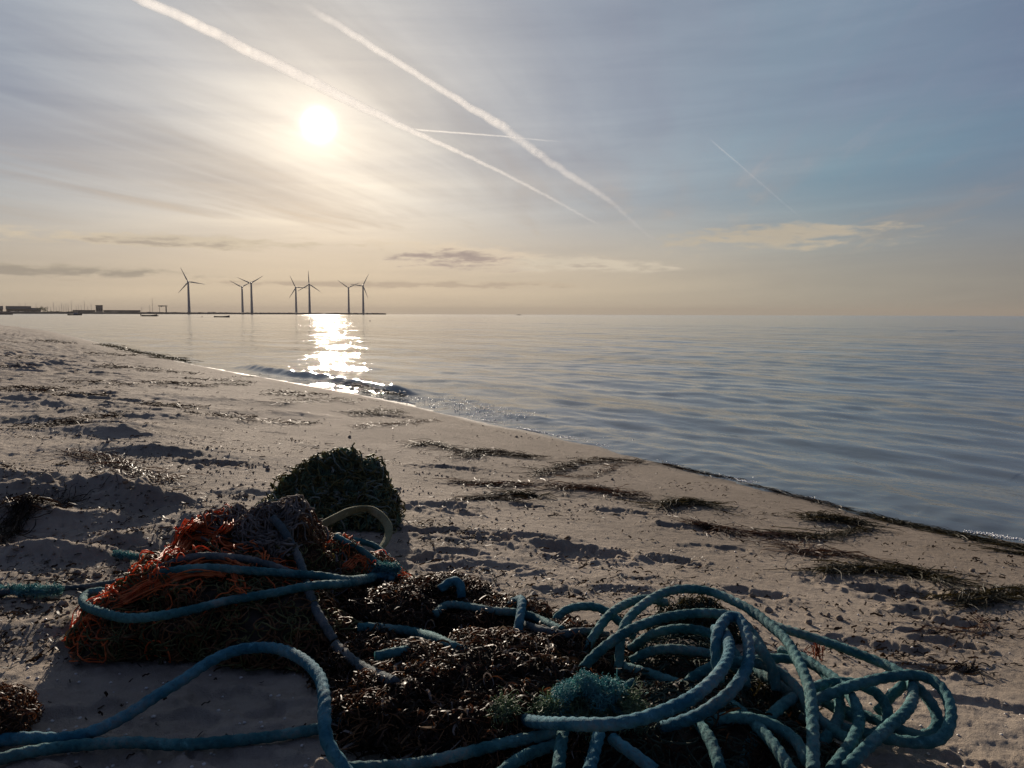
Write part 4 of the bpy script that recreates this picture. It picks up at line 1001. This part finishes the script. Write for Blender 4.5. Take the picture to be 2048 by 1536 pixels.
for a in [('tallest wind turbine, standing alone at the landward end of the row', 378.6, 624.5, (377, 562.7), [(364.3, 535.3), (407.4, 567.2), (358.4, 584.7)], 985),
          ('shorter wind turbine of the pair next to the lone tall one', 485.5, 625, (483.3, 573.2), [(461.3, 561.1), (503, 562), dn((483.3, 573.2))], 1150),
          ('taller wind turbine of the pair next to the lone tall one, blades in a Y', 504, 625, (502.2, 566), [(477.5, 554.8), (524.2, 551.4), dn((502.2, 566), 28)], 1020),
          ('shorter wind turbine of the middle pair, beside the sun glitter', 592.7, 625.3, (590.9, 573.9), [(580.3, 551), (616, 575), (578, 595)], 1165),
          ('taller wind turbine of the middle pair, one blade straight up', 619.6, 625.3, (618.5, 567.8), [(617.4, 541), (597.2, 580.6), (638, 581.1)], 1045),
          ('shorter wind turbine of the end pair, two blades in a V', 697.8, 626, (696.7, 575), [(676.3, 560.4), (717, 565.4), dn((696.7, 575))], 1190),
          ('last wind turbine, closest to the tip of the breakwater', 726.8, 626, (726.3, 571.2), [(737.6, 548), (702, 568), (735.6, 595)], 1108)]:
    turbine(*a)

# harbour buildings: a box with a roof, windows and doors, facing the water
def building(name, label, px0, px1, dist, h, depth, roof='gable', wall='wall', group='low harbour buildings on the far shore', wins=6, rh=3.0):
    a = pt(px0, dist); c = pt(px1, dist); mid = (a + c) / 2; L = np.linalg.norm(c - a); u = (c - a) / L; n = np.array([-u[1], u[0], 0]); rz = math.atan2(u[1], u[0])
    root = tag(empty(name, tuple(mid)), label, 'building', group)
    zc = mid + n * depth / 2
    b = MB(); b.box(zc + np.array([0, 0, h / 2 - .5]), (L, depth, h + 1), rz); b.build('wall', M[wall], root, smooth=False)
    b = MB(); E = .5
    if roof == 'gable':
        Q = [zc + u * s * (L / 2 + E) + n * t * (depth / 2 + E) + np.array([0, 0, z]) for s in (-1, 1) for t, z in ((-1, h - .1), (0, h + rh), (1, h - .1), (1, h - .4), (0, h + rh - .4), (-1, h - .4))]
        b.add(Q, [(0, 1, 7, 6), (1, 2, 8, 7), (2, 3, 9, 8), (3, 4, 10, 9), (4, 5, 11, 10), (5, 0, 6, 11), (0, 5, 4, 3, 2, 1), (6, 7, 8, 9, 10, 11)])
    else: b.box(zc + np.array([0, 0, h + .25]), (L + .6, depth + .6, .5), rz)
    b.build('roof', M['roof'], root, smooth=False)
    for i in range(wins):
        s = (i + .5) / wins - .5; q = mid - n * .06 + u * s * L * .92 + np.array([0, 0, h * .55])
        b = MB(); b.box(q, (min(2.2, L / wins * .5), .12, h * .28), rz); b.build('window', M['pane'], root, smooth=False)
    return root
SH_ = 900 / FPX
building('harbour_house', 'gabled dark harbour house cut by the picture edge, beyond the moored boat', -14, 6, 985, 5.0, 12, wins=3, wall='wall2', rh=3.4)
building('harbour_house', 'longest dark gabled harbour house, beside the round tree', 13, 62, 985, 5.2, 12, wins=7, wall='wall2', rh=3.2)
building('harbour_house', 'lower dark gabled house between the long gabled house and the round tree', 61, 82, 1000, 4.2, 10, wins=4, wall='wall2', rh=2.4)
building('harbour_shed', 'flat grey harbour shed landward of the square tower block', 146, 191, 990, 3.9, 14, 'flat', wins=6)
building('tower_block', 'square grey tower block rising between the two flat harbour sheds', 192, 206, 988, 9.6, 10, 'flat', wins=3)
building('harbour_shed', 'longest flat grey harbour shed, seaward of the square tower block', 207, 281, 995, 4.0, 14, 'flat', wins=9)
building('harbour_hut', 'tiny hut on the breakwater beside the gantry crane, landward of it', 294, 303, 1000, 1.6, 5, 'gable', wins=2, rh=1.0)
building('harbour_hut', 'small low hut standing on the breakwater past the lone tall turbine', 416, 431, 1030, 2.3, 5, 'flat', wins=3)
building('harbour_hut', 'tiny low hut close to the small low hut, nearer the lone tall turbine', 402, 410, 1025, 1.7, 4, 'flat', wins=2)
wall_run('quay', [(-80, 955), (60, 960), (200, 965), (345, 975)], 'dark low quay the harbour buildings stand behind', 'quay', 1.6, 16, M['dark'])
# trees and bushes by the harbour
def tree(name, label, px, dist, h, w, group=None, cat='tree', trunk=.3):
    p = pt(px, dist); root = tag(empty(name, tuple(p)), label, cat, group)
    b = MB(); b.tube([p, p + np.array([.1, 0, h * trunk]), p + np.array([.3, 0, h * .7])], [.35, .25, .08], 7)
    for i in range(6):
        a = random.uniform(0, 6.28); b.tube([p + np.array([.1, 0, h * (.3 + .05 * i)]), p + np.array([math.cos(a) * w * .3, math.sin(a) * w * .3, h * (.5 + .06 * i)])], [.12, .04], 5)
    b.build('trunk', M['bark'], root)
    b = MB()
    cl = [p + np.array([random.gauss(0, w * .22), random.gauss(0, w * .22), h * random.uniform(.38, .92)]) for _ in range(13)]
    for i in range(900):
        c = random.choice(cl); q = c + rng.normal(size=3) * np.array([w, w, h * .8]) * .10; s = random.uniform(.18, .42)
        u = rng.normal(size=3); u /= np.linalg.norm(u); v = np.cross(u, rng.normal(size=3)); v /= np.linalg.norm(v)
        b.add([q - u * s, q + v * s * .5, q + u * s, q - v * s * .5], [(0, 1, 2, 3)])
    b.build('crown', M['leaf'], root, smooth=False)
tree('tree', 'round dark tree at the end of the gabled harbour houses', 86, 985, 8.0, 9)
for l, px, w, h in [('low bush past the round tree, the closest to it', 101, 6, 2.8), ('wide low bush midway between the round tree and the flat shed', 112, 10, 3.0), ('low bush just before the flat grey shed', 141, 6, 2.8), ('low bush beside the gantry crane at the foot of its thin leg', 323, 5, 2.2), ('low bush at the foot of the thick leg of the gantry crane', 339, 5, 2.0)]:
    tree('bush', l, px, 988, h, w, 'low bushes along the quay', 'bush', .15)
# gantry crane
g0 = pt(326, 985); root = tag(empty('gantry_crane', tuple(g0)), 'gantry crane with one thick and one thin leg on the quay', 'crane')
d_ = ray(326, 628); rt_ = np.array([d_[1], -d_[0], 0]) / math.hypot(*d_[:2]); rz_ = math.atan2(rt_[1], rt_[0]); sc_ = 985 / FPX * .9
b = MB(); b.box(g0 + rt_ * 5.8 * sc_ * 1.05 + np.array([0, 0, 4.2]), (1.3, 1.6, 9.4), rz_); b.build('leg', M['wall'], root, smooth=False)
b = MB(); b.box(g0 - rt_ * 5.8 * sc_ + np.array([0, 0, 4.2]), (.45, .8, 9.2), rz_); b.build('leg', M['wall'], root, smooth=False)
b = MB(); b.box(g0 + np.array([0, 0, 9.6]), (17 * sc_, 1.2, 1.1), rz_); b.build('beam', M['wall'], root, smooth=False)
b = MB(); b.box(g0 - rt_ * 1.5 + np.array([0, 0, 8.7]), (1.2, 1.0, .7), rz_); b.build('trolley', M['wall'], root, smooth=False)
# sailing boats in the harbour, mostly masts
def yacht(label, px, hpx, dist=1010):
    p = pt(px, dist, .3); root = tag(empty('sailing_boat', tuple(p)), label, 'sailing boat', 'sailing boats behind the quay')
    d = ray(px, 628); u = np.array([d[1], -d[0], 0]); u /= np.linalg.norm(u); e = np.array([d[0], d[1], 0]) / math.hypot(*d[:2])
    H = hpx * dist / FPX * .9
    L = 8.0; b = MB(); V = []
    for s, w, z in ((-.5, .7, .9), (-.2, 1.25, .8), (.2, 1.1, .9), (.45, .35, 1.05), (.5, .03, 1.1)):
        o = p + u * s * L
        V += [o - e * w + np.array([0, 0, z]), o - e * w * .6 + np.array([0, 0, -.4]), o + e * w * .6 + np.array([0, 0, -.4]), o + e * w + np.array([0, 0, z])]
    b.add(V, [(i * 4 + j, i * 4 + (j + 1) % 4, (i + 1) * 4 + (j + 1) % 4, (i + 1) * 4 + j) for i in range(4) for j in range(4)] + [(3, 2, 1, 0)]); b.build('hull', M['hullw'], root, smooth=False)
    b = MB(); b.tube([p + np.array([0, 0, .8]), p + np.array([0, 0, H])], [.2, .13], 6); 
    b.tube([p + np.array([0, 0, H * .62]) - e * .9, p + np.array([0, 0, H * .62]) + e * .9], .04, 4)
    b.build('mast', M['mast'], root)
    b = MB(); b.tube([p + u * .05 + np.array([0, 0, 1.9]), p - u * 3.2 + np.array([0, 0, 1.8])], .12, 6); b.build('boom', M['mast'], root)
YT = [(30, 12, 'short'), (41, 19, 'short'), (52, 20, 'tall'), (73, 22, 'tall'), (96, 14, 'short'), (102, 13, 'short'), (108, 22, 'tall'), (113, 14, 'short'), (119, 15, 'short'), (124, 21, 'tall'), (128, 17, 'mid'), (132.5, 19, 'mid'), (137, 18, 'mid'), (143.5, 25, 'tall'), (153, 16, 'short'), (158, 17, 'mid'), (163, 16, 'short'), (169.5, 26, 'tall'), (176, 15, 'short'), (183, 20, 'mid'), (284, 14, 'short'), (300, 18, 'mid'), (305.5, 32, 'tall')]
NEARS = ['over the long gabled house, first from its landward end', 'over the middle of the long gabled house', 'over the seaward half of the long gabled house', 'over the lower gabled house by the round tree',
         'just past the round tree', 'second past the round tree', 'third past the round tree', 'fourth past the round tree', 'fifth past the round tree', 'sixth past the round tree', 'seventh past the round tree', 'eighth past the round tree', 'ninth past the round tree',
         'at the landward end of the first flat shed', 'second along the first flat shed', 'third along the first flat shed', 'fourth along the first flat shed', 'fifth along the first flat shed', 'second before the tower block', 'last before the tower block',
         'just past the end of the longest shed', 'midway between the longest shed and the crane', 'close beside the gantry crane']
for (px, hp, sz), nr in zip(YT, NEARS):
    yacht(f'sailing boat with {sz} bare mast, ' + nr, px, hp)
# moored boats
def rowboat(label, px0, px1, wl, cabin=None, motor=False):
    hy = 628.5 + (px0 - 1024) * .0030
    dist = HC * FPX / max(wl - hy, .8); p = pt((px0 + px1) / 2, dist); d = ray((px0 + px1) / 2, 628); u = np.array([d[1], -d[0], 0]); u /= np.linalg.norm(u); e = np.array([d[0], d[1], 0]) / math.hypot(*d[:2])
    L = (px1 - px0) / FPX * dist * .95; f = L / 5.0
    root = tag(empty('moored_boat', tuple(p)), label, 'boat', 'boats moored off the beach')
    def hull(k, zo, inn):
        V = []
        for s, w, z in ((-.5, .62, .50), (-.3, .85, .44), (0, .95, .42), (.25, .75, .50), (.42, .35, .62), (.5, .04, .72)):
            o = p + u * s * L * k
            V += [o - e * w * f * k + np.array([0, 0, z * f]), o - e * w * f * .6 * k + np.array([0, 0, zo]), o + e * w * f * .6 * k + np.array([0, 0, zo]), o + e * w * f * k + np.array([0, 0, z * f])]
        return V
    b = MB(); b.add(hull(1, -.2 * f, 0), [(i * 4 + j, i * 4 + j + 1, (i + 1) * 4 + j + 1, (i + 1) * 4 + j) for i in range(5) for j in range(3)] + [(3, 2, 1, 0)]); b.add(hull(.93, .12 * f, 0), [(i * 4 + j, (i + 1) * 4 + j, (i + 1) * 4 + j + 1, i * 4 + j + 1) for i in range(5) for j in range(3)] + [(0, 1, 2, 3)])
    b.build('hull', M['hull'], root, smooth=False)
    rz = math.atan2(u[1], u[0])
    for s in (-.22, .1):
        b = MB(); b.box(p + u * s * L + np.array([0, 0, .36 * f]), (.25 * f, 1.5 * f, .05 * f), rz); b.build('thwart', M['bark'], root, smooth=False)
    if motor:
        b = MB(); b.box(p - u * L * .53 + np.array([0, 0, .62 * f]), (.32 * f, .34 * f, .5 * f), rz); b.box(p - u * L * .54 + np.array([0, 0, .1 * f]), (.14 * f, .12 * f, .8 * f), rz); b.build('outboard_motor', M['dark'], root, smooth=False)
    if cabin:
        b = MB(); b.box(p + u * .06 * L + np.array([0, 0, .62 * f]), (1.5 * f, 1.3 * f, .5 * f), rz); b.build('cabin', M['hullw'], root, smooth=False)
rowboat('low dark rowing boat cut close to the picture edge, off the beach', 1, 22, 628.6)
rowboat('dark moored boat with a small cabin in front of the first flat shed', 138, 161, 629.8, cabin=True)
rowboat('dark open boat with an outboard motor, moored off the gantry crane', 285, 312, 631.8, motor=True)
rowboat('flat dark raft-like boat moored past the lone tall turbine', 429, 458, 634.2)
rowboat('tiny dark boat alone on the open sea near the horizon', 1033, 1042, 630.2, cabin=True)
def buoy(label, px, wl):
    hy = 628.5 + (px - 1024) * .0030; dist = HC * FPX / (wl - hy); p = pt(px, dist); r_ = 1.3 * dist / FPX
    root = tag(empty('buoy', tuple(p)), label, 'buoy', 'mooring buoys'); b = MB(); zs = np.linspace(-1, 1, 9)
    b.tube([p + np.array([0, 0, r_ * (.4 + z)]) for z in zs], r_ * np.sqrt(np.clip(1 - zs ** 2, .02, 1)), 12); b.build('float', M['buoy'], root)
    b = MB(); b.tube([p + np.array([0, 0, r_ * 1.3]), p + np.array([0, 0, r_ * 1.9])], r_ * .22, 8); b.build('ring', M['dark'], root)
buoy('small dark buoy on bright water off the breakwater tip', 740, 642)
buoy('small dark buoy beside the boat with the outboard motor', 316, 631.5)
buoy('small dark buoy between the lone tall turbine and the raft-like boat', 404, 634)

# ------------------------------------------------------------------ the air over the water
m, g, out = material('haze'); pv = g.new('ShaderNodeVolumePrincipled')
pv.inputs['Color'].default_value = (.44, .40, .36, 1); pv.inputs['Density'].default_value = .00013; pv.inputs['Anisotropy'].default_value = .15
g.l.new(pv.outputs[0], out.inputs['Volume'])
b = MB(); b.box((0, 0, 35), (20000, 20000, 76)); tag(b.build('haze', m, smooth=False), kind='stuff')

# ------------------------------------------------------------------ contrails, at their height in the sky
def mat_trail(name, alpha, scale):
    m, g, out = material(name); P = pos(g)
    at = g.new('ShaderNodeAttribute', attribute_name='thin'); n = g.noise(P, scale, 5, .65)
    lw = g.new('ShaderNodeLayerWeight'); lw.inputs['Blend'].default_value = .5
    edge = g.smooth(g.m('SUBTRACT', 1.0, lw.outputs['Facing']), .0, 1.0)
    a = g.m('MULTIPLY', g.m('MULTIPLY', edge, g.smooth(n, .2, .7, .72, 1)), g.m('MULTIPLY', at.outputs['Fac'], alpha), clamp=True)
    df = g.new('ShaderNodeBsdfDiffuse'); df.inputs['Color'].default_value = (.98, .97, .95, 1)
    tl = g.new('ShaderNodeBsdfTranslucent'); tl.inputs['Color'].default_value = (.98, .97, .95, 1)
    x = g.new('ShaderNodeMixShader'); x.inputs[0].default_value = .85; g.l.new(df.outputs[0], x.inputs[1]); g.l.new(tl.outputs[0], x.inputs[2])
    tr = g.new('ShaderNodeBsdfTransparent'); y = g.new('ShaderNodeMixShader'); g.l.new(a, y.inputs[0]); g.l.new(tr.outputs[0], y.inputs[1]); g.l.new(x.outputs[0], y.inputs[2])
    g.l.new(y.outputs[0], out.inputs['Surface']); return m
def contrail(label, path, ALT, alpha, scale, puff=.05):
    A = np.array([(*ray(p[0], p[1]), p[2], p[3]) for p in path]); t = (ALT - HC) / A[:, 2]
    C = A[:, :3] * t[:, None] + CO; Rr = A[:, 3] * .40 / FPX * t; th = A[:, 4]
    n = 420; s = np.linspace(0, len(path) - 1, n); k = np.arange(len(path))
    P = np.stack([np.interp(s, k, C[:, i]) for i in range(3)], 1); rr = np.interp(s, k, Rr); at = np.interp(s, k, th)
    L = np.concatenate([[0], np.cumsum(np.linalg.norm(np.diff(P, axis=0), axis=1) / (rr[1:] * 2))])
    at = at * np.clip(.85 + .35 * noise(L * .10, L * 0 + 2, 955) + .2 * noise(L * .5, L * 0 + 4, 956), .2, 1.1)
    P = P + np.stack([noise(L * .25, L * 0 + i, 951 + i) for i in range(3)], 1) * rr[:, None] * .25
    side = 16; T = np.gradient(P, axis=0); T /= np.linalg.norm(T, axis=1)[:, None]; N = np.cross(T, [0, 0, 1.0]); N /= np.linalg.norm(N, axis=1)[:, None]; B = np.cross(N, T)
    a = np.arange(side) * 2 * math.pi / side
    LL, AA = np.meshgrid(L, a, indexing='ij')
    q = 1 + puff * (noise(LL * 1.1, np.cos(AA) * .8 + 7, 961) + .6 * noise(LL * 2.6 + np.sin(AA) * 2, np.cos(AA) * 2, 962))
    V = P[:, None] + (rr[:, None] * q)[..., None] * (np.cos(a)[None, :, None] * N[:, None] + np.sin(a)[None, :, None] * B[:, None])
    b = MB(); b.add(V.reshape(-1, 3), [(i * side + j, i * side + (j + 1) % side, (i + 1) * side + (j + 1) % side, (i + 1) * side + j) for i in range(n - 1) for j in range(side)])
    o = b.build('contrail', mat_trail('ice_cloud', alpha, scale), origin=tuple(P[0]))
    at_ = o.data.attributes.new('thin', 'FLOAT', 'POINT'); at_.data.foreach_set('value', np.repeat(at, side).astype(np.float32))
    o.visible_shadow = True
    tag(o, label, 'contrail')
contrail('broad bright contrail passing close above the sun', [(240, -25, 22, .5), (285, 0, 24, .6), (400, 52, 26, .85), (520, 112, 28, 1), (640, 172, 28, 1), (740, 222, 22, 1), (830, 265, 15, 1), (920, 305, 12, .9), (1010, 348, 10, .8), (1100, 395, 9, .65), (1180, 440, 8, .35), (1205, 452, 7, 0)], 9000, 1.1, .004)
contrail('broad straight contrail seaward of the sun, widest at its middle', [(610, 10, 20, 0), (655, 38, 20, .35), (720, 78, 20, .6), (780, 115, 19, .8), (860, 165, 18, .9), (930, 208, 20, 1), (1000, 250, 25, 1), (1060, 295, 24, 1), (1120, 338, 22, .95), (1180, 375, 18, .85), (1225, 405, 14, .7), (1262, 440, 13, .55), (1295, 470, 12, .3), (1320, 486, 12, 0)], 9000, 1.0, .004)
contrail('thin faint contrail running level between the two broad ones', [(770, 249, 3, 0), (805, 255, 4, .2), (840, 260, 5, 1), (920, 266, 5, .9), (1000, 272, 4, .7), (1080, 280, 4, .35), (1130, 284, 4, 0)], 9000, .2, .006, .05)
contrail('short thin contrail alone in the blue sky far seaward', [(1421, 279, 1.5, .9), (1440, 296, 4, 1), (1478, 328, 4, .9), (1500, 348, 4, .6), (1540, 382, 5, .6), (1580, 417, 5, .5), (1625, 455, 6, 0)], 9000, .42, .006, .05)
# ------------------------------------------------------------------ sky and sun
world = bpy.data.worlds.new('World'); scene.world = world; world.use_nodes = True
def build_world():
    g = NG(world.node_tree)
    for n in list(g.n): g.n.remove(n)
    out = g.new('ShaderNodeOutputWorld'); bg = g.new('ShaderNodeBackground')
    g.l.new(bg.outputs[0], out.inputs['Surface'])
    S = .1; bg.inputs['Strength'].default_value = S
    D = lambda c: tuple(v / K / S for v in c)           # a displayed linear colour -> node colour
    def srgb(r, gg, b): return D(tuple(((v / 255 + .055) / 1.055) ** 2.4 for v in (r, gg, b)))
    d = g.v('NORMALIZE', g.new('ShaderNodeTexCoord').outputs['Generated'])
    x, y, z = g.sep(d)
    sk = g.new('ShaderNodeTexSky', sky_type='NISHITA'); sk.sun_disc = False
    el_s = math.asin(SUN[2]); az_s = math.atan2(SUN[0], SUN[1])
    sk.sun_elevation = el_s; sk.sun_rotation = az_s; sk.air_density = 1.0; sk.dust_density = 1.2; sk.ozone_density = 1.5
    DEG = 180 / math.pi
    el = g.m('MULTIPLY', g.m('ARCSINE', z), DEG)
    az = g.m('MULTIPLY', g.m('ARCTAN2', x, y), DEG)
    gam = g.m('MULTIPLY', g.m('ARCCOSINE', g.m('MINIMUM', g.v('DOT_PRODUCT', d, tuple(SUN), 1), .999999)), DEG)
    # thin veil of high cloud over the whole sky, brightest round the sun
    hi = g.ramp(g.m('DIVIDE', gam, 180, clamp=True), [(0, srgb(218, 206, 192)), (.045, srgb(177, 173, 171)), (.10, srgb(143, 149, 164)), (.2, srgb(132, 144, 164)), (.28, srgb(112, 122, 149)), (.36, srgb(88, 98, 130)), (.55, srgb(62, 74, 104)), (1, srgb(48, 66, 106))])
    lo = g.ramp(g.m('DIVIDE', gam, 180, clamp=True), [(0, srgb(238, 212, 182)), (.06, srgb(219, 199, 171)), (.14, srgb(198, 183, 159)), (.22, srgb(163, 157, 142)), (.32, srgb(126, 124, 118)), (.55, srgb(70, 78, 96)), (1, srgb(54, 68, 100))])
    veil = g.mix(g.smooth(el, 0.0, 15.0), lo, hi)
    blue = g.mix(.95, sk.outputs[0], g.ramp(g.m('DIVIDE', gam, 180, clamp=True), [(0, srgb(206, 202, 198)), (.06, srgb(168, 173, 180)), (.12, srgb(134, 147, 162)), (.2, srgb(104, 134, 152)), (.33, srgb(80, 96, 128)), (1, srgb(44, 62, 104))]))
    # streaks of cirrus in a flat layer
    iz = g.m('DIVIDE', 1.0, g.m('MAXIMUM', z, .02))
    a0 = R(12); p = g.m('MULTIPLY', g.m('ADD', g.m('MULTIPLY', x, math.sin(a0)), g.m('MULTIPLY', y, math.cos(a0))), iz)
    q = g.m('MULTIPLY', g.m('SUBTRACT', g.m('MULTIPLY', x, math.cos(a0)), g.m('MULTIPLY', y, math.sin(a0))), iz)
    s1 = g.noise(g.comb(g.m('MULTIPLY', p, .16), g.m('MULTIPLY', q, 1.0), 3.1), 1.0, 6, .55, .5)
    s2 = g.noise(g.comb(g.m('MULTIPLY', p, .45), g.m('MULTIPLY', q, 2.6), 7.7), 1.0, 5, .6, .6)
    st = g.m('ADD', g.m('MULTIPLY', s1, .7), g.m('MULTIPLY', s2, .3))
    near = g.smooth(el, 11.0, 2.0)
    # clearer strip of blue between sun and sea on the seaward side
    strip = g.m('MULTIPLY', g.m('MULTIPLY', g.smooth(el, 6, 9.5), g.smooth(el, 15.5, 11)), g.smooth(az, 2, 12))
    f = g.smooth(g.m('SUBTRACT', st, g.m('MULTIPLY', strip, .13)), .22, .74)
    f = g.m('MAXIMUM', f, near)
    sky = g.mix(g.m('MULTIPLY', f, .92), blue, veil)
    # brighter cirrus streaks
    cs = g.m('MULTIPLY', g.smooth(s2, .50, .74), g.smooth(s1, .40, .62))
    bright = g.mix(1.0, veil, (1.22, 1.19, 1.13), 'MULTIPLY')
    sky = g.mix(g.m('MULTIPLY', cs, g.smooth(el, 2, 8, .15, .6)), sky, bright)
    # low banks of cloud
    cn = g.noise(g.comb(g.m('MULTIPLY', az, .16), g.m('MULTIPLY', el, 1.0), 1.7), 1.0, 7, .6, .4)
    cn2 = g.noise(g.comb(g.m('MULTIPLY', az, .55), g.m('MULTIPLY', el, 2.6), 4.2), 1.0, 5, .6, .3)
    cn = g.m('ADD', g.m('MULTIPLY', cn, .52), g.m('MULTIPLY', cn2, .48))
    def bank(a, e, wa, we, tilt=0.0):
        u = g.m('DIVIDE', g.m('SUBTRACT', az, a), wa)
        v = g.m('DIVIDE', g.m('SUBTRACT', g.m('SUBTRACT', el, e), g.m('MULTIPLY', g.m('SUBTRACT', az, a), tilt)), we)
        return g.m('EXPONENT', g.m('MULTIPLY', g.m('ADD', g.m('MULTIPLY', u, u), g.m('MULTIPLY', v, v)), -1.0)), v
    def clouds(sky, a, e, wa, we, tilt, dark, light, k=1.0, lo=.52, hi=.78, nw=2.3):
        b, v = bank(a, e, wa, we, tilt)
        h = g.m('ADD', g.m('MULTIPLY', b, .68), g.m('MULTIPLY', g.m('SUBTRACT', cn, .5), nw))
        cover = g.smooth(h, .2, .58); core = g.smooth(g.m('SUBTRACT', h, g.m('MULTIPLY', v, .16)), lo, hi)
        return g.mix(g.m('MULTIPLY', cover, g.m('MULTIPLY', k, g.smooth(b, .05, .3))), sky, g.mix(core, light, dark))
    sky = clouds(sky, -4.6, 4.35, 7.5, 1.05, -.05, srgb(170, 154, 146), srgb(229, 211, 186), .95, .40, .68, 1.5)
    sky = clouds(sky, 5.5, 3.75, 6.5, .55, -.02, srgb(182, 170, 156), srgb(214, 202, 182), .8, .6, .9)
    sky = clouds(sky, 19.5, 5.5, 7.5, .95, .02, srgb(162, 154, 142), srgb(190, 178, 158), .85, .62, .95)
    sky = clouds(sky, -23, 4.9, 11, .6, 0, srgb(172, 158, 142), srgb(214, 198, 172), .75, .5, .85)
    sky = clouds(sky, -34, 2.7, 14, .45, -.01, srgb(158, 148, 134), srgb(180, 168, 148), .8, .3, .6)
    sky = clouds(sky, -12, 2.2, 16, .3, 0, srgb(176, 158, 140), srgb(198, 180, 156), .6, .3, .6)
    hz = g.noise(g.comb(g.m('MULTIPLY', az, .045), g.m('MULTIPLY', g.m('SUBTRACT', el, g.m('MULTIPLY', az, .03)), .55), 9.3), 1.0, 6, .62, .5)
    sky = g.mix(1.0, sky, g.ramp(hz, [(.25, (.92, .925, .94)), (.75, (1.13, 1.12, 1.09))]), 'MULTIPLY')
    # the sun behind thin cloud, and its aureole
    def gauss(s_): 
        t = g.m('DIVIDE', gam, s_); return g.m('EXPONENT', g.m('MULTIPLY', g.m('MULTIPLY', t, t), -1.0))
    glow = g.m('EXPONENT', g.m('DIVIDE', gam, -2.2))
    def addc(sky, f, c):
        return g.mix(1.0, sky, g.mix(f, (0, 0, 0), c), 'ADD')
    sky = addc(sky, gauss(.66), D((7.5, 6.5, 5.0)))
    sky = addc(sky, glow, D((.40, .34, .26)))
    g.l.new(sky, bg.inputs['Color'])
build_world()
sl = bpy.data.lights.new('sun', 'SUN'); sl.energy = 2.4; sl.angle = R(.5); sl.color = (1.0, .86, .70)
so = bpy.data.objects.new('sun', sl); COL.objects.link(so)
so.rotation_euler = Vector(SUN).to_track_quat('Z', 'Y').to_euler()
so.location = (0, 0, 50)
vs = scene.view_settings; vs.view_transform = 'Standard'; vs.look = 'None'; vs.exposure = EV; vs.gamma = 1.0
scene.cycles.max_bounces = 6; scene.cycles.transparent_max_bounces = 12; scene.cycles.sample_clamp_indirect = 6.0
scene.cycles.caustics_reflective = False; scene.cycles.caustics_refractive = False
